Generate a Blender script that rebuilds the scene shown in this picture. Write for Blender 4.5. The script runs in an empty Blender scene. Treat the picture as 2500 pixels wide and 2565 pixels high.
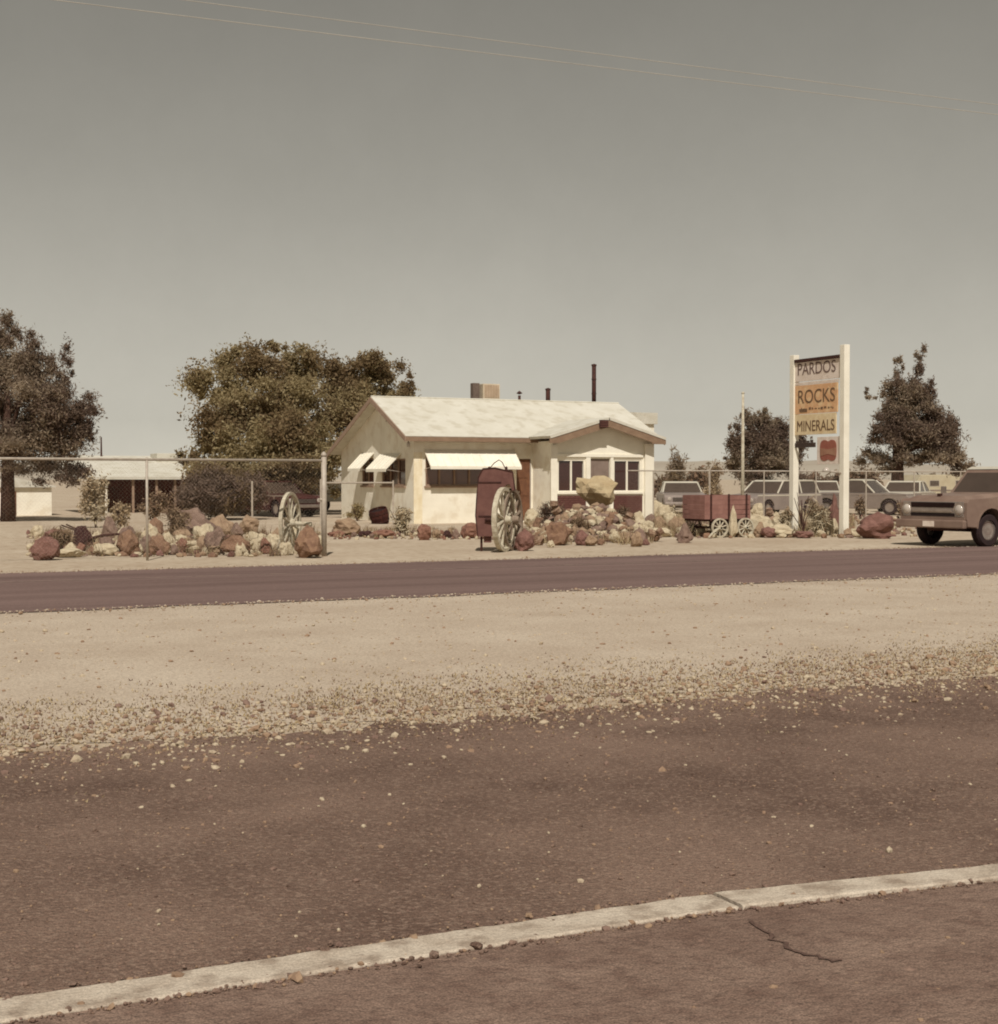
import bpy, bmesh, math, random
import numpy as np
from mathutils import Vector, Matrix, noise as mnoise

random.seed(7)
RNG = np.random.default_rng(7)
scene = bpy.context.scene
COL = scene.collection
PI = math.pi
R = math.radians

# ------------------------------------------------------------------ camera
# world X runs along the road, Y away from the photographer across the road
F_PX, EYE, PITCH, YAW = 3540.0, 1.5, math.atan(82.5 / 3540.0), R(-26.0)
cam_data = bpy.data.cameras.new('camera')
cam = bpy.data.objects.new('camera', cam_data)
COL.objects.link(cam)
cam.location = (0, 0, EYE)
cam.rotation_euler = (PI / 2 - PITCH, 0, YAW)
cam_data.sensor_fit = 'HORIZONTAL'
cam_data.sensor_width = 36.0
cam_data.lens = 36.0 * F_PX / 2500.0
cam_data.clip_end = 20000
cam_data.clip_start = 0.05
scene.camera = cam

# ------------------------------------------------------------------ sky and sun
SUN_EL = R(52.0)
SUN_DIR = Vector((-0.25, -0.55, 0)).normalized() * math.cos(SUN_EL) + Vector((0, 0, math.sin(SUN_EL)))
world = bpy.data.worlds.new('World')
scene.world = world
world.use_nodes = True
wn, wl = world.node_tree.nodes, world.node_tree.links
wn.clear()
sky = wn.new('ShaderNodeTexSky')
sky.sky_type = 'NISHITA'
sky.sun_disc = False
sky.sun_elevation = SUN_EL
sky.sun_rotation = math.atan2(SUN_DIR.x, SUN_DIR.y)
sky.altitude = 2200.0
sky.air_density = 1.0
sky.dust_density = 0.4
sky.ozone_density = 1.0
hs = wn.new('ShaderNodeHueSaturation')
hs.inputs['Saturation'].default_value = 0.05
tint = wn.new('ShaderNodeMixRGB')
tint.blend_type = 'MULTIPLY'
tint.inputs[0].default_value = 1.0
tint.inputs[2].default_value = (1.0, 0.943, 0.805, 1)
bg = wn.new('ShaderNodeBackground')
bg.inputs['Strength'].default_value = 0.060
wo = wn.new('ShaderNodeOutputWorld')
wl.new(sky.outputs[0], hs.inputs['Color'])
wl.new(hs.outputs[0], tint.inputs[1])
wtc = wn.new('ShaderNodeTexCoord')
wnz = wn.new('ShaderNodeTexNoise')
wnz.inputs['Scale'].default_value = 5.0
wnz.inputs['Detail'].default_value = 8.0
wnz.inputs['Roughness'].default_value = 0.7
wmr = wn.new('ShaderNodeMapRange')
wmr.inputs['From Min'].default_value, wmr.inputs['From Max'].default_value = 0.3, 0.7
wmr.inputs['To Min'].default_value, wmr.inputs['To Max'].default_value = 0.95, 1.05
wsc = wn.new('ShaderNodeVectorMath')
wsc.operation = 'SCALE'
wl.new(wtc.outputs['Generated'], wnz.inputs['Vector'])
wl.new(wnz.outputs['Fac'], wmr.inputs['Value'])
wl.new(tint.outputs[0], wsc.inputs[0])
wl.new(wmr.outputs[0], wsc.inputs['Scale'])
wl.new(wsc.outputs[0], bg.inputs['Color'])
wl.new(bg.outputs[0], wo.inputs['Surface'])

sun_data = bpy.data.lights.new('sun', 'SUN')
sun_data.energy = 4.1
sun_data.angle = R(0.5)
sun_data.color = (1.0, 0.945, 0.885)
sun = bpy.data.objects.new('sun', sun_data)
COL.objects.link(sun)
sun.rotation_euler = (-SUN_DIR).to_track_quat('-Z', 'Y').to_euler()
sun.location = (0, -20, 60)

scene.view_settings.view_transform = 'Standard'
scene.view_settings.look = 'None'
scene.view_settings.exposure = 0.0
scene.view_settings.gamma = 1.0
scene.view_settings.use_curve_mapping = False
scene.cycles.pixel_filter_type = 'GAUSSIAN'
scene.cycles.filter_width = 2.2          # an old snapshot lens is soft

# ------------------------------------------------------------------ measuring helpers
_c, _s = math.cos(YAW), math.sin(YAW)

def ray(px, py):
    x, z, y = (px - 1250.0) / F_PX, -(py - 1282.5) / F_PX, 1.0
    cp, sp = math.cos(PITCH), math.sin(PITCH)
    y, z = y * cp + z * sp, -y * sp + z * cp
    return Vector((x * _c - y * _s, x * _s + y * _c, z))

def G(px, py, z=0.0):
    d = ray(px, py)
    return Vector((0, 0, EYE)) + d * ((z - EYE) / d.z)

FWD = Vector((-_s, _c, 0))
RIGHT = Vector((_c, _s, 0))

def at(px, py, depth):
    d = ray(px, py)
    return Vector((0, 0, EYE)) + d * (depth / d.dot(FWD))

def ppm(p):
    return F_PX / p.dot(FWD)

# ------------------------------------------------------------------ materials
def lin(c):
    c = c / 255.0
    return c / 12.92 if c <= 0.04045 else ((c + 0.055) / 1.055) ** 2.4

def C(r, g, b, k=0.80):
    return (lin(r) * k, lin(g) * k, lin(b) * k, 1.0)

MATS = {}
def mat(name, a, b=None, scale=4.0, rough=0.85, bump=0.0, bump_scale=None, detail=6.0, c=None,
        c_scale=30.0, c_amount=0.5, metallic=0.0, spec=0.3, contrast=(0.35, 0.65), coords='Object', grain=0.0, grain_amt=0.3, stretch=None):
    if name in MATS:
        return MATS[name]
    m = bpy.data.materials.new(name)
    m.use_nodes = True
    n, l = m.node_tree.nodes, m.node_tree.links
    p = n['Principled BSDF']
    p.inputs['Roughness'].default_value = rough
    p.inputs['Metallic'].default_value = metallic
    p.inputs['Specular IOR Level'].default_value = spec
    tc = n.new('ShaderNodeTexCoord')
    vec = tc.outputs[coords]
    svec = vec
    if stretch:
        mp = n.new('ShaderNodeMapping')
        mp.inputs['Scale'].default_value = stretch
        l.new(vec, mp.inputs['Vector'])
        svec = mp.outputs[0]
    if b is None:
        b = tuple(x * 0.82 for x in a[:3]) + (1,)
    nz = n.new('ShaderNodeTexNoise')
    nz.inputs['Scale'].default_value = scale
    nz.inputs['Detail'].default_value = detail
    nz.inputs['Roughness'].default_value = 0.62
    l.new(svec, nz.inputs['Vector'])
    mr = n.new('ShaderNodeMapRange')
    mr.inputs['From Min'].default_value, mr.inputs['From Max'].default_value = contrast
    l.new(nz.outputs['Fac'], mr.inputs['Value'])
    mx = n.new('ShaderNodeMixRGB')
    mx.inputs[1].default_value, mx.inputs[2].default_value = a, b
    l.new(mr.outputs[0], mx.inputs[0])
    out = mx.outputs[0]
    if c is not None:
        n2 = n.new('ShaderNodeTexNoise')
        n2.inputs['Scale'].default_value = c_scale
        n2.inputs['Detail'].default_value = 4.0
        l.new(vec, n2.inputs['Vector'])
        m2 = n.new('ShaderNodeMapRange')
        m2.inputs['From Min'].default_value, m2.inputs['From Max'].default_value = 0.5, 0.66
        m2.inputs['To Max'].default_value = c_amount
        l.new(n2.outputs['Fac'], m2.inputs['Value'])
        x2 = n.new('ShaderNodeMixRGB')
        x2.inputs[2].default_value = c
        l.new(m2.outputs[0], x2.inputs[0])
        l.new(out, x2.inputs[1])
        out = x2.outputs[0]
    if grain:
        gz = n.new('ShaderNodeTexNoise')
        gz.inputs['Scale'].default_value = grain
        gz.inputs['Detail'].default_value = 2.0
        l.new(vec, gz.inputs['Vector'])
        gm = n.new('ShaderNodeMapRange')
        gm.inputs['From Min'].default_value, gm.inputs['From Max'].default_value = 0.3, 0.7
        gm.inputs['To Min'].default_value, gm.inputs['To Max'].default_value = 1.0 - grain_amt, 1.0 + grain_amt
        l.new(gz.outputs['Fac'], gm.inputs['Value'])
        gx_ = n.new('ShaderNodeVectorMath')
        gx_.operation = 'SCALE'
        l.new(out, gx_.inputs[0])
        l.new(gm.outputs[0], gx_.inputs['Scale'])
        out = gx_.outputs[0]
    l.new(out, p.inputs['Base Color'])
    if bump:
        nb = n.new('ShaderNodeTexNoise')
        nb.inputs['Scale'].default_value = bump_scale or scale * 6
        nb.inputs['Detail'].default_value = 6.0
        l.new(vec, nb.inputs['Vector'])
        bp = n.new('ShaderNodeBump')
        bp.inputs['Strength'].default_value = min(1.0, bump)
        bp.inputs['Distance'].default_value = 0.02
        l.new(nb.outputs['Fac'], bp.inputs['Height'])
        l.new(bp.outputs[0], p.inputs['Normal'])
    MATS[name] = m
    return m

def glass_mat(name, col):
    m = mat(name, col, rough=0.06, spec=0.8, scale=2)
    return m

M_white = mat('white_paint', C(236, 230, 212, 1.0), C(226, 219, 200, 1.0), scale=2.5, rough=0.7, bump=0.15, bump_scale=60)
M_stucco = mat('white_stucco', C(236, 230, 212, 1.0), C(226, 219, 200, 1.0), scale=1.6, rough=0.9, bump=0.5, bump_scale=45, c=C(206, 192, 166, 1.0), c_scale=2.2, c_amount=.5)
M_roof = mat('white_roofing', C(224, 219, 203), C(214, 208, 190), scale=1.2, rough=0.8, bump=0.3, bump_scale=20, c=C(186, 176, 152), c_scale=2.6, c_amount=.45)
M_soffit = mat('brown_soffit', C(142, 114, 92), C(124, 98, 78), scale=5, rough=0.85)
M_fascia = mat('shaded_brown_fascia', C(156, 130, 106), C(140, 114, 92), scale=4)  # dark fascia brown, with the shade under the eaves painted in
M_maroon = mat('maroon_paint', C(122, 84, 74), C(104, 68, 60), scale=5, rough=0.7, bump=0.2)
M_brick = mat('maroon_brick', C(120, 80, 70), C(96, 62, 56), scale=8, rough=0.9, bump=0.4)
M_glass = glass_mat('dark_window_glass', C(70, 40, 36))
M_carglass = glass_mat('car_glass', C(88, 74, 64))
M_curtain = mat('brown_curtain', C(120, 88, 74), C(96, 66, 56), scale=9, rough=0.95)
M_grey_door = mat('grey_door_paint', C(150, 132, 120), C(136, 118, 106), scale=3, rough=0.6)
M_brown_door = mat('brown_door_paint', C(128, 88, 62), C(106, 70, 50), scale=6, rough=0.7)
M_galv = mat('galvanised_steel', C(196, 184, 166), C(172, 158, 142), scale=12, rough=0.5, metallic=0.0, spec=0.5)
M_wire = mat('fence_wire', C(190, 174, 154), rough=0.6, metallic=0.0)
M_cable = mat('pale_cable', C(200, 192, 176), rough=0.7)
M_iron = mat('rusty_iron', C(84, 50, 40), C(58, 34, 30), scale=12, rough=0.85, bump=0.3)
M_tyre = mat('black_rubber', C(58, 42, 40), C(46, 34, 34), scale=10, rough=0.9)
M_chrome = mat('dull_chrome', C(196, 182, 170), C(170, 156, 146), scale=6, rough=0.28, metallic=0.6, spec=0.5)
M_lamp = mat('lamp_glass', C(206, 194, 180), C(184, 172, 158), scale=6, rough=0.15, spec=0.6)
M_black = mat('dark_opening', C(44, 28, 26), C(34, 22, 20), scale=6, rough=0.9)
M_wheelwhite = mat('chalky_white_paint', C(214, 206, 182), C(178, 164, 140), scale=14, rough=0.9)
M_bark = mat('tree_bark', C(96, 70, 56), C(66, 46, 38), scale=9, rough=0.95, bump=0.6)

# ------------------------------------------------------------------ mesh helpers
class MB:
    """collects solids and links them as ONE mesh object"""
    def __init__(self):
        self.v, self.f, self.m = [], [], []
        self.mats = []

    def _mi(self, m):
        if m is None:
            return 0
        if m not in self.mats:
            self.mats.append(m)
        return self.mats.index(m)

    def add(self, verts, faces, m=None):
        o = len(self.v)
        self.v += [tuple(p) for p in verts]
        self.f += [tuple(i + o for i in f) for f in faces]
        self.m += [self._mi(m)] * len(faces)
        return self

    def box(self, x0, x1, y0, y1, z0, z1, m=None, rot=None, piv=None):
        vs = [Vector((x, y, z)) for z in (z0, z1) for y in (y0, y1) for x in (x0, x1)]
        if rot is not None:
            pv = Vector(piv) if piv is not None else Vector(((x0 + x1) / 2, (y0 + y1) / 2, (z0 + z1) / 2))
            vs = [rot @ (p - pv) + pv for p in vs]
        return self.add(vs, [(0, 2, 3, 1), (4, 5, 7, 6), (0, 1, 5, 4), (2, 6, 7, 3), (0, 4, 6, 2), (1, 3, 7, 5)], m)

    def tube(self, pts, rad, seg=8, m=None, cap=True):
        pts = [Vector(p) for p in pts]
        if not hasattr(rad, '__len__'):
            rad = [rad] * len(pts)
        vs, fs = [], []
        up = Vector((0, 0, 1))
        for i, p in enumerate(pts):
            d = (pts[min(i + 1, len(pts) - 1)] - pts[max(i - 1, 0)]).normalized()
            a = d.cross(up)
            if a.length < 0.1:
                a = d.cross(Vector((1, 0, 0)))
            a.normalize()
            b = a.cross(d).normalized()
            for k in range(seg):
                t = 2 * PI * k / seg
                vs.append(p + (a * math.cos(t) + b * math.sin(t)) * rad[i])
        for i in range(len(pts) - 1):
            for k in range(seg):
                k2 = (k + 1) % seg
                fs.append((i * seg + k, i * seg + k2, (i + 1) * seg + k2, (i + 1) * seg + k))
        if cap:
            fs.append(tuple(range(seg - 1, -1, -1)))
            fs.append(tuple(range((len(pts) - 1) * seg, len(pts) * seg)))
        return self.add(vs, fs, m)

    def prism(self, poly, axis, a0, a1, m=None, taper=0.0):
        """polygon (2-D list) pushed along axis 'x','y' or 'z'"""
        n = len(poly)
        def mk(p, q, a):
            return {'x': (a, p, q), 'y': (p, a, q), 'z': (p, q, a)}[axis]
        vs = [mk(p, q, a0) for p, q in poly] + [mk(p, q, a1) for p, q in poly]
        fs = [tuple(range(n)), tuple(range(2 * n - 1, n - 1, -1))]
        for i in range(n):
            j = (i + 1) % n
            fs.append((i, i + n, j + n, j))
        return self.add(vs, fs, m)

    def lathe(self, prof, centre, axis='y', seg=28, m=None):
        """profile of (radius, offset) round an axis through centre"""
        vs, fs = [], []
        for r_, o in prof:
            for k in range(seg):
                t = 2 * PI * k / seg
                c_, s_ = r_ * math.cos(t), r_ * math.sin(t)
                p = {'y': (c_, o, s_), 'x': (o, c_, s_), 'z': (c_, s_, o)}[axis]
                vs.append(Vector(p) + Vector(centre))
        n = len(prof)
        for i in range(n - 1):
            for k in range(seg):
                k2 = (k + 1) % seg
                fs.append((i * seg + k, i * seg + k2, (i + 1) * seg + k2, (i + 1) * seg + k))
        return self.add(vs, fs, m)

    def build(self, name, material=None, parent=None, smooth=False, bevel=0.0, fix=True):
        me = bpy.data.meshes.new(name)
        me.from_pydata(self.v, [], self.f)
        ms = self.mats or [material]
        for mm in ms:
            me.materials.append(mm if mm is not None else material)
        if self.mats:
            me.polygons.foreach_set('material_index', self.m)
        if fix or bevel:
            bm = bmesh.new()
            bm.from_mesh(me)
            if bevel:
                bmesh.ops.remove_doubles(bm, verts=bm.verts, dist=1e-5)
                bmesh.ops.recalc_face_normals(bm, faces=bm.faces)
                es = [e for e in bm.edges if len(e.link_faces) == 2 and e.calc_face_angle(0) > R(28)]
                bmesh.ops.bevel(bm, geom=es, offset=bevel, segments=2, profile=0.6, affect='EDGES', clamp_overlap=True)
            bmesh.ops.recalc_face_normals(bm, faces=bm.faces)
            bm.to_mesh(me)
            bm.free()
        if smooth:
            me.polygons.foreach_set('use_smooth', [True] * len(me.polygons))
        o = bpy.data.objects.new(name, me)
        COL.objects.link(o)
        if parent is not None:
            o.parent = parent
        return o

def tag(o, label=None, cat=None, group=None, kind=None):
    if label: o['label'] = label
    if cat: o['category'] = cat
    if group: o['group'] = group
    if kind: o['kind'] = kind
    return o

def empty(name, loc, rz=0.0, label=None, cat=None, group=None):
    o = bpy.data.objects.new(name, None)
    COL.objects.link(o)
    o.location = loc
    o.rotation_euler = (0, 0, rz)
    o.empty_display_size = 0.3
    return tag(o, label, cat, group)

def np_mesh(name, verts, faces_n, nv, material, parent=None, mi=None, extra=None):
    """fast mesh of faces with nv corners each; verts (n*nv,3)"""
    me = bpy.data.meshes.new(name)
    nvert = len(verts)
    me.vertices.add(nvert)
    me.vertices.foreach_set('co', verts.astype(np.float32).ravel())
    me.loops.add(nvert)
    me.loops.foreach_set('vertex_index', np.arange(nvert, dtype=np.int32))
    me.polygons.add(faces_n)
    me.polygons.foreach_set('loop_start', np.arange(0, nvert, nv, dtype=np.int32))
    try:
        me.polygons.foreach_set('loop_total', np.full(faces_n, nv, dtype=np.int32))
    except Exception:
        pass
    me.materials.append(material)
    if extra:
        for e in extra:
            me.materials.append(e)
    if mi is not None:
        me.polygons.foreach_set('material_index', mi.astype(np.int32))
    me.update(calc_edges=True)
    me.validate()
    o = bpy.data.objects.new(name, me)
    COL.objects.link(o)
    if parent is not None:
        o.parent = parent
    return o

# ------------------------------------------------------------------ the setting: ground
M_earth = mat('pale_desert_earth', C(204, 188, 164), C(184, 165, 141), scale=0.35, rough=0.95, bump=0.5, bump_scale=9,
              c=C(150, 124, 98), c_scale=5, c_amount=0.5)
M_gravel = mat('pale_gravel', C(206, 190, 168), C(190, 172, 150), scale=0.7, rough=0.95, bump=0.7, bump_scale=40,
               c=C(150, 127, 108), c_scale=28, c_amount=0.4, grain=70, grain_amt=.22)
M_road = mat('worn_asphalt', C(134, 110, 102), C(108, 86, 79), scale=0.5, rough=0.85, bump=0.4, bump_scale=60,
             c=C(140, 116, 106), c_scale=40, c_amount=0.4, grain=45, grain_amt=.15, stretch=(.12, 2.2, 1))
M_lot = mat('old_brown_asphalt', C(136, 111, 95), C(102, 79, 66), scale=0.8, rough=0.92, bump=0.9, bump_scale=55,
            c=C(156, 132, 114), c_scale=45, c_amount=0.6, grain=190, grain_amt=.42)
M_soil = mat('brown_soil', C(146, 122, 106), C(122, 98, 84), scale=2.5, rough=0.95, bump=0.9, bump_scale=40,
             c=C(104, 80, 68), c_scale=14, c_amount=0.5, grain=150, grain_amt=.4)
M_concrete = mat('pale_concrete', C(208, 194, 174), C(188, 172, 152), scale=6, rough=0.9, bump=0.4, bump_scale=60,
                 c=C(140, 120, 102), c_scale=9, c_amount=0.65, grain=160, grain_amt=.22)
M_line = mat('faded_road_paint', C(160, 138, 124), C(134, 112, 102), scale=3, rough=0.8, c=C(118, 95, 88), c_scale=14, c_amount=0.8)

def sheet(name, x0, x1, y0, y1, z, m, step=0.5, j0=0.0, j1=0.0, seed=0):
    n = max(2, int((x1 - x0) / step) + 1)
    vs, fs = [], []
    for i in range(n):
        x = x0 + (x1 - x0) * i / (n - 1)
        a = (mnoise.noise((x * 0.9, seed, 0)) + 0.6 * mnoise.noise((x * 3.3, seed + 5, 0))) * j0
        b = (mnoise.noise((x * 0.9, seed + 9, 0)) + 0.6 * mnoise.noise((x * 3.3, seed + 14, 0))) * j1
        vs += [(x, y0 + a, z), (x, y1 + b, z)]
        if i:
            k = 2 * i
            fs.append((k - 2, k, k + 1, k - 1))
    o = MB().add(vs, fs).build(name, m, fix=False)
    return tag(o, kind='structure')

MB_ = MB().add([(-4000, -600, 0), (4000, -600, 0), (4000, 9000, 0), (-4000, 9000, 0)], [(0, 1, 2, 3)])
tag(MB_.build('ground', M_earth, fix=False), kind='structure')
sheet('gravel_verge', -60, 90, 8.3, 18, 0.004, M_gravel, 0.4, 0.35, 0.0, 3)
sheet('road', -250, 500, 16.5, 23.5, 0.012, M_road, 0.2, 0.13, 0.13, 11)
sheet('road_centre_line', -120, 250, 21.35, 21.46, 0.016, M_line, 0.35, 0.006, 0.006, 21)
sheet('parking_lot', -30, 40, 3.2, 8.0, 0.008, M_lot, 0.1, 0.0, 0.36, 31)

def kerb_far(x):
    return 4.212 - 0.014 * (x - 1.2) if x < 2.75 else 4.190 - 0.138 * (x - 2.75)

def kerb_near(x):
    return 4.012 - 0.012 * (x - 2.0) if x < 2.75 else 4.003 - 0.122 * (x - 2.75)

svs = [(x_, -3, 0.012) for x_ in (-30, 2.75, 12)] + [(x_, (kerb_far(x_) + kerb_near(x_)) / 2, 0.012) for x_ in (12, 2.75, -30)]
tag(MB().add(svs, [(0, 1, 4, 5), (1, 2, 3, 4)]).build('soil_strip', M_soil, fix=False), kind='structure')
# the flush concrete edging between lot and soil, cast in lengths
kerb = empty('kerb', (0, 0, 0))
tag(kerb, kind='structure')
x, k = -6.0, 0
kx = G(1835, 2278).x
joints = [kx - 9.2, kx - 6.1, kx - 3.05, kx, kx + 3.05, kx + 6.1]
for i in range(len(joints) - 1):
    x0, x1 = joints[i] + 0.006, joints[i + 1] - 0.006
    n = 90
    vs, fs = [], []
    for q in range(n):
        xx = x0 + (x1 - x0) * q / (n - 1)
        w0 = kerb_near(xx) + 0.010 * mnoise.noise((xx * 6, 3, 0)) + 0.006 * mnoise.noise((xx * 21, 3, 0))
        w1 = kerb_far(xx) + 0.010 * mnoise.noise((xx * 6, 7, 0)) + 0.006 * mnoise.noise((xx * 21, 7, 0))
        h = 0.022 + 0.004 * mnoise.noise((xx * 2, 1, 0)) + (0.006 if i == 3 else 0)
        vs += [(xx, w0, -0.05), (xx, w0 + 0.006, h - 0.006), (xx, w0 + 0.014, h), (xx, w1 - 0.014, h), (xx, w1 - 0.006, h - 0.006), (xx, w1, -0.05)]
        if q:
            for e in range(5):
                a = (q - 1) * 6 + e
                fs.append((a, a + 6, a + 7, a + 1))
    fs += [tuple(range(6)), tuple(range((n - 1) * 6 + 5, (n - 1) * 6 - 1, -1))]
    MB().add(vs, fs).build('kerb_length', M_concrete, kerb)

# crack running away from the kerb joint through the soil
cr = [(1880, 2318), (1935, 2358), (1985, 2392), (2055, 2412), (2120, 2420)]
vs, fs = [], []
pts = [G(*q) for q in cr]
fine = []
for i in range(len(pts) - 1):
    for t in range(6):
        fine.append(pts[i].lerp(pts[i + 1], t / 6))
for i, p in enumerate(fine):
    d = (fine[min(i + 1, len(fine) - 1)] - fine[max(0, i - 1)]).normalized()
    nrm = Vector((-d.y, d.x, 0))
    w = 0.003 + 0.009 * (mnoise.noise((i * 0.7, 2, 0)) + 0.5)
    off = nrm * 0.03 * mnoise.noise((i * 0.5, 8, 0))
    zz = 0.0165
    vs += [p + off + nrm * w + Vector((0, 0, zz)), p + off - nrm * w + Vector((0, 0, zz))]
    if i:
        k = 2 * i
        fs.append((k - 2, k, k + 1, k - 1))
tag(MB().add(vs, fs).build('pavement_crack', mat('dark_crack_fill', C(112, 88, 76), C(90, 68, 58), scale=20, grain=120), fix=False), kind='structure')

# distant hills, distance haze painted into their pale colour
M_hill = mat('haze_tinted_hills', C(184, 174, 156), C(172, 160, 142), scale=0.004, rough=1.0)
vs, fs = [], []
nx, ny = 160, 6
for i in range(nx):
    ang = R(-70 + 140 * i / (nx - 1)) + R(26)
    hgt = 34 + 50 * (mnoise.noise((i * 0.09, 4.2, 0)) + 0.5 * mnoise.noise((i * 0.31, 1.2, 0)))
    hgt = max(hgt, 12)
    for j in range(ny):
        t = j / (ny - 1)
        d = 3200 + 900 * t
        vs.append((d * math.sin(ang), d * math.cos(ang), hgt * math.sin(PI * min(t * 1.0, 1.0) * 0.5) * (1 + 0.08 * mnoise.noise((i * 0.7, j, 3)))))
for i in range(nx - 1):
    for j in range(ny - 1):
        a = i * ny + j
        fs.append((a, a + ny, a + ny + 1, a + 1))
tag(MB().add(vs, fs).build('hills', M_hill, smooth=True), kind='structure')

# ------------------------------------------------------------------ ground cover: dry grass, pebbles
def scatter_blades(name, n, xr, yc, ysd, hmin, hmax, mats, seed, wid=0.006, lean=0.6):
    g = np.random.default_rng(seed)
    # tufts
    nt = n // 9
    tx = g.uniform(xr[0], xr[1], nt)
    ty = yc + g.normal(0, ysd, nt)
    idx = g.integers(0, nt, n)
    px = tx[idx] + g.normal(0, 0.09, n)
    py = ty[idx] + g.normal(0, 0.09, n)
    h = g.uniform(hmin, hmax, n)
    a = g.uniform(0, 2 * PI, n)
    ln = g.uniform(0, lean, n) * h
    b = g.uniform(0, 2 * PI, n)
    base = np.stack([px, py, np.full(n, 0.006)], 1)
    side = np.stack([np.cos(a), np.sin(a), np.zeros(n)], 1) * (wid * g.uniform(0.6, 1.6, n))[:, None]
    tip = base + np.stack([np.cos(b) * ln, np.sin(b) * ln, h], 1)
    v = np.stack([base - side, base + side, tip], 1).reshape(-1, 3)
    o = np_mesh(name, v, n, 3, mats[0], mi=g.integers(0, len(mats), n), extra=mats[1:])
    return o

M_straw = mat('dry_straw', C(196, 176, 138), C(168, 146, 108), scale=8, rough=0.9)
M_olive = mat('dull_olive_grass', C(150, 132, 102), C(126, 108, 84), scale=8, rough=0.9)
M_dead = mat('dead_brown_grass', C(120, 92, 72), C(96, 70, 56), scale=8, rough=0.9)
g1 = scatter_blades('dry_grass', 42000, (-6, 14), 8.75, 0.6, 0.006, 0.022, [M_straw, M_straw, M_olive, M_dead], 5, wid=0.005, lean=1.4)
tag(g1, 'short dry straw and olive grass along the lot edge', 'grass', kind='stuff')

ICO1 = bmesh.new()
bmesh.ops.create_icosphere(ICO1, subdivisions=1, radius=1)
ICO_V = np.array([v.co[:] for v in ICO1.verts])
ICO_F = np.array([[v.index for v in f.verts] for f in ICO1.faces])
ICO1.free()

def scatter_stones(name, pos, size, mats, seed, squash=(0.45, 0.8)):
    """many small angular stones as one mesh; pos (n,3) is where each rests"""
    g = np.random.default_rng(seed)
    n = len(pos)
    nv = len(ICO_V)
    V = np.repeat(ICO_V[None], n, 0) * g.uniform(0.72, 1.25, (n, nv, 1))
    sc = np.stack([size * g.uniform(0.8, 1.3, n), size * g.uniform(0.7, 1.1, n), size * g.uniform(*squash, n)], 1)
    V = V * sc[:, None, :]
    a = g.uniform(0, 2 * PI, n)
    ca, sa = np.cos(a)[:, None], np.sin(a)[:, None]
    t = g.normal(0, 0.35, n)
    ct, st = np.cos(t)[:, None], np.sin(t)[:, None]
    x, y, z = V[..., 0], V[..., 1], V[..., 2]
    y, z = y * ct - z * st, y * st + z * ct
    x, y = x * ca - y * sa, x * sa + y * ca
    V = np.stack([x, y, z], 2)
    V += np.asarray(pos)[:, None, :] + np.stack([np.zeros(n), np.zeros(n), sc[:, 2] * 0.45], 1)[:, None, :]
    tri = V[:, ICO_F].reshape(-1, 3)
    mi = np.repeat(g.integers(0, len(mats), n), len(ICO_F))
    return np_mesh(name, tri, n * len(ICO_F), 3, mats[0], mi=mi, extra=mats[1:])

M_peb1 = mat('pale_pebble', C(204, 188, 160), C(180, 160, 134), scale=20, rough=0.9)
M_peb2 = mat('tan_pebble', C(170, 142, 114), C(148, 120, 98), scale=20, rough=0.9)
M_peb3 = mat('brown_pebble', C(146, 120, 104), C(124, 98, 86), scale=20, rough=0.9)
n = 14000
px_ = RNG.uniform(-5, 13, n)
py_ = 8.25 + RNG.normal(0, 0.55, n)
pp = np.stack([px_, py_, np.full(n, 0.006)], 1)
tag(scatter_stones('verge_pebbles', pp, RNG.gamma(1.6, 0.0042, n) + 0.003, [M_peb1, M_peb1, M_peb2, M_peb2, M_peb3], 3), 'scattered pale pebbles along the ragged lot edge', 'pebbles', kind='stuff')
n = 24000
pp = np.stack([RNG.uniform(-3, 8, n), 3.6 + 4.3 * RNG.random(n) ** 1.15, np.full(n, 0.007)], 1)
pp = pp[pp[:, 1] > np.array([kerb_far(q_) for q_ in pp[:, 0]]) + .03]
n = len(pp)
tag(scatter_stones('lot_aggregate', pp, RNG.gamma(1.5, 0.0013, n) + 0.0018, [M_lot, M_lot, M_peb3, M_soil, M_peb2], 14), 'worn aggregate standing proud of the brown lot surface', 'aggregate', kind='stuff')
n = 1600
pp = np.stack([RNG.uniform(-3, 8, n), RNG.uniform(4.3, 8.0, n), np.full(n, 0.008)], 1)
tag(scatter_stones('lot_pebbles', pp, RNG.gamma(1.6, 0.0022, n) + 0.002, [M_peb1, M_peb2, M_peb3, M_peb3], 4), 'tiny loose stones lying on the brown lot surface', 'pebbles', kind='stuff')
n = 6000
pp = np.stack([RNG.uniform(-8, 22, n), RNG.uniform(9, 16.3, n), np.full(n, 0.004)], 1)
tag(scatter_stones('verge_gravel', pp, RNG.gamma(2.0, 0.003, n) + 0.003, [M_peb1, M_peb1, M_peb2], 6), 'loose gravel strewn over the pale near verge', 'gravel', kind='stuff')
n = 2500
pp = np.stack([RNG.uniform(0, 8, n), RNG.uniform(2.5, 4.0, n), np.full(n, 0.004)], 1)
tag(scatter_stones('soil_clods', pp, RNG.gamma(1.6, 0.0022, n) + 0.002, [M_soil, M_peb3, M_peb2], 8), 'small clods and grit on the soil below the kerb', 'soil', kind='stuff')

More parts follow.
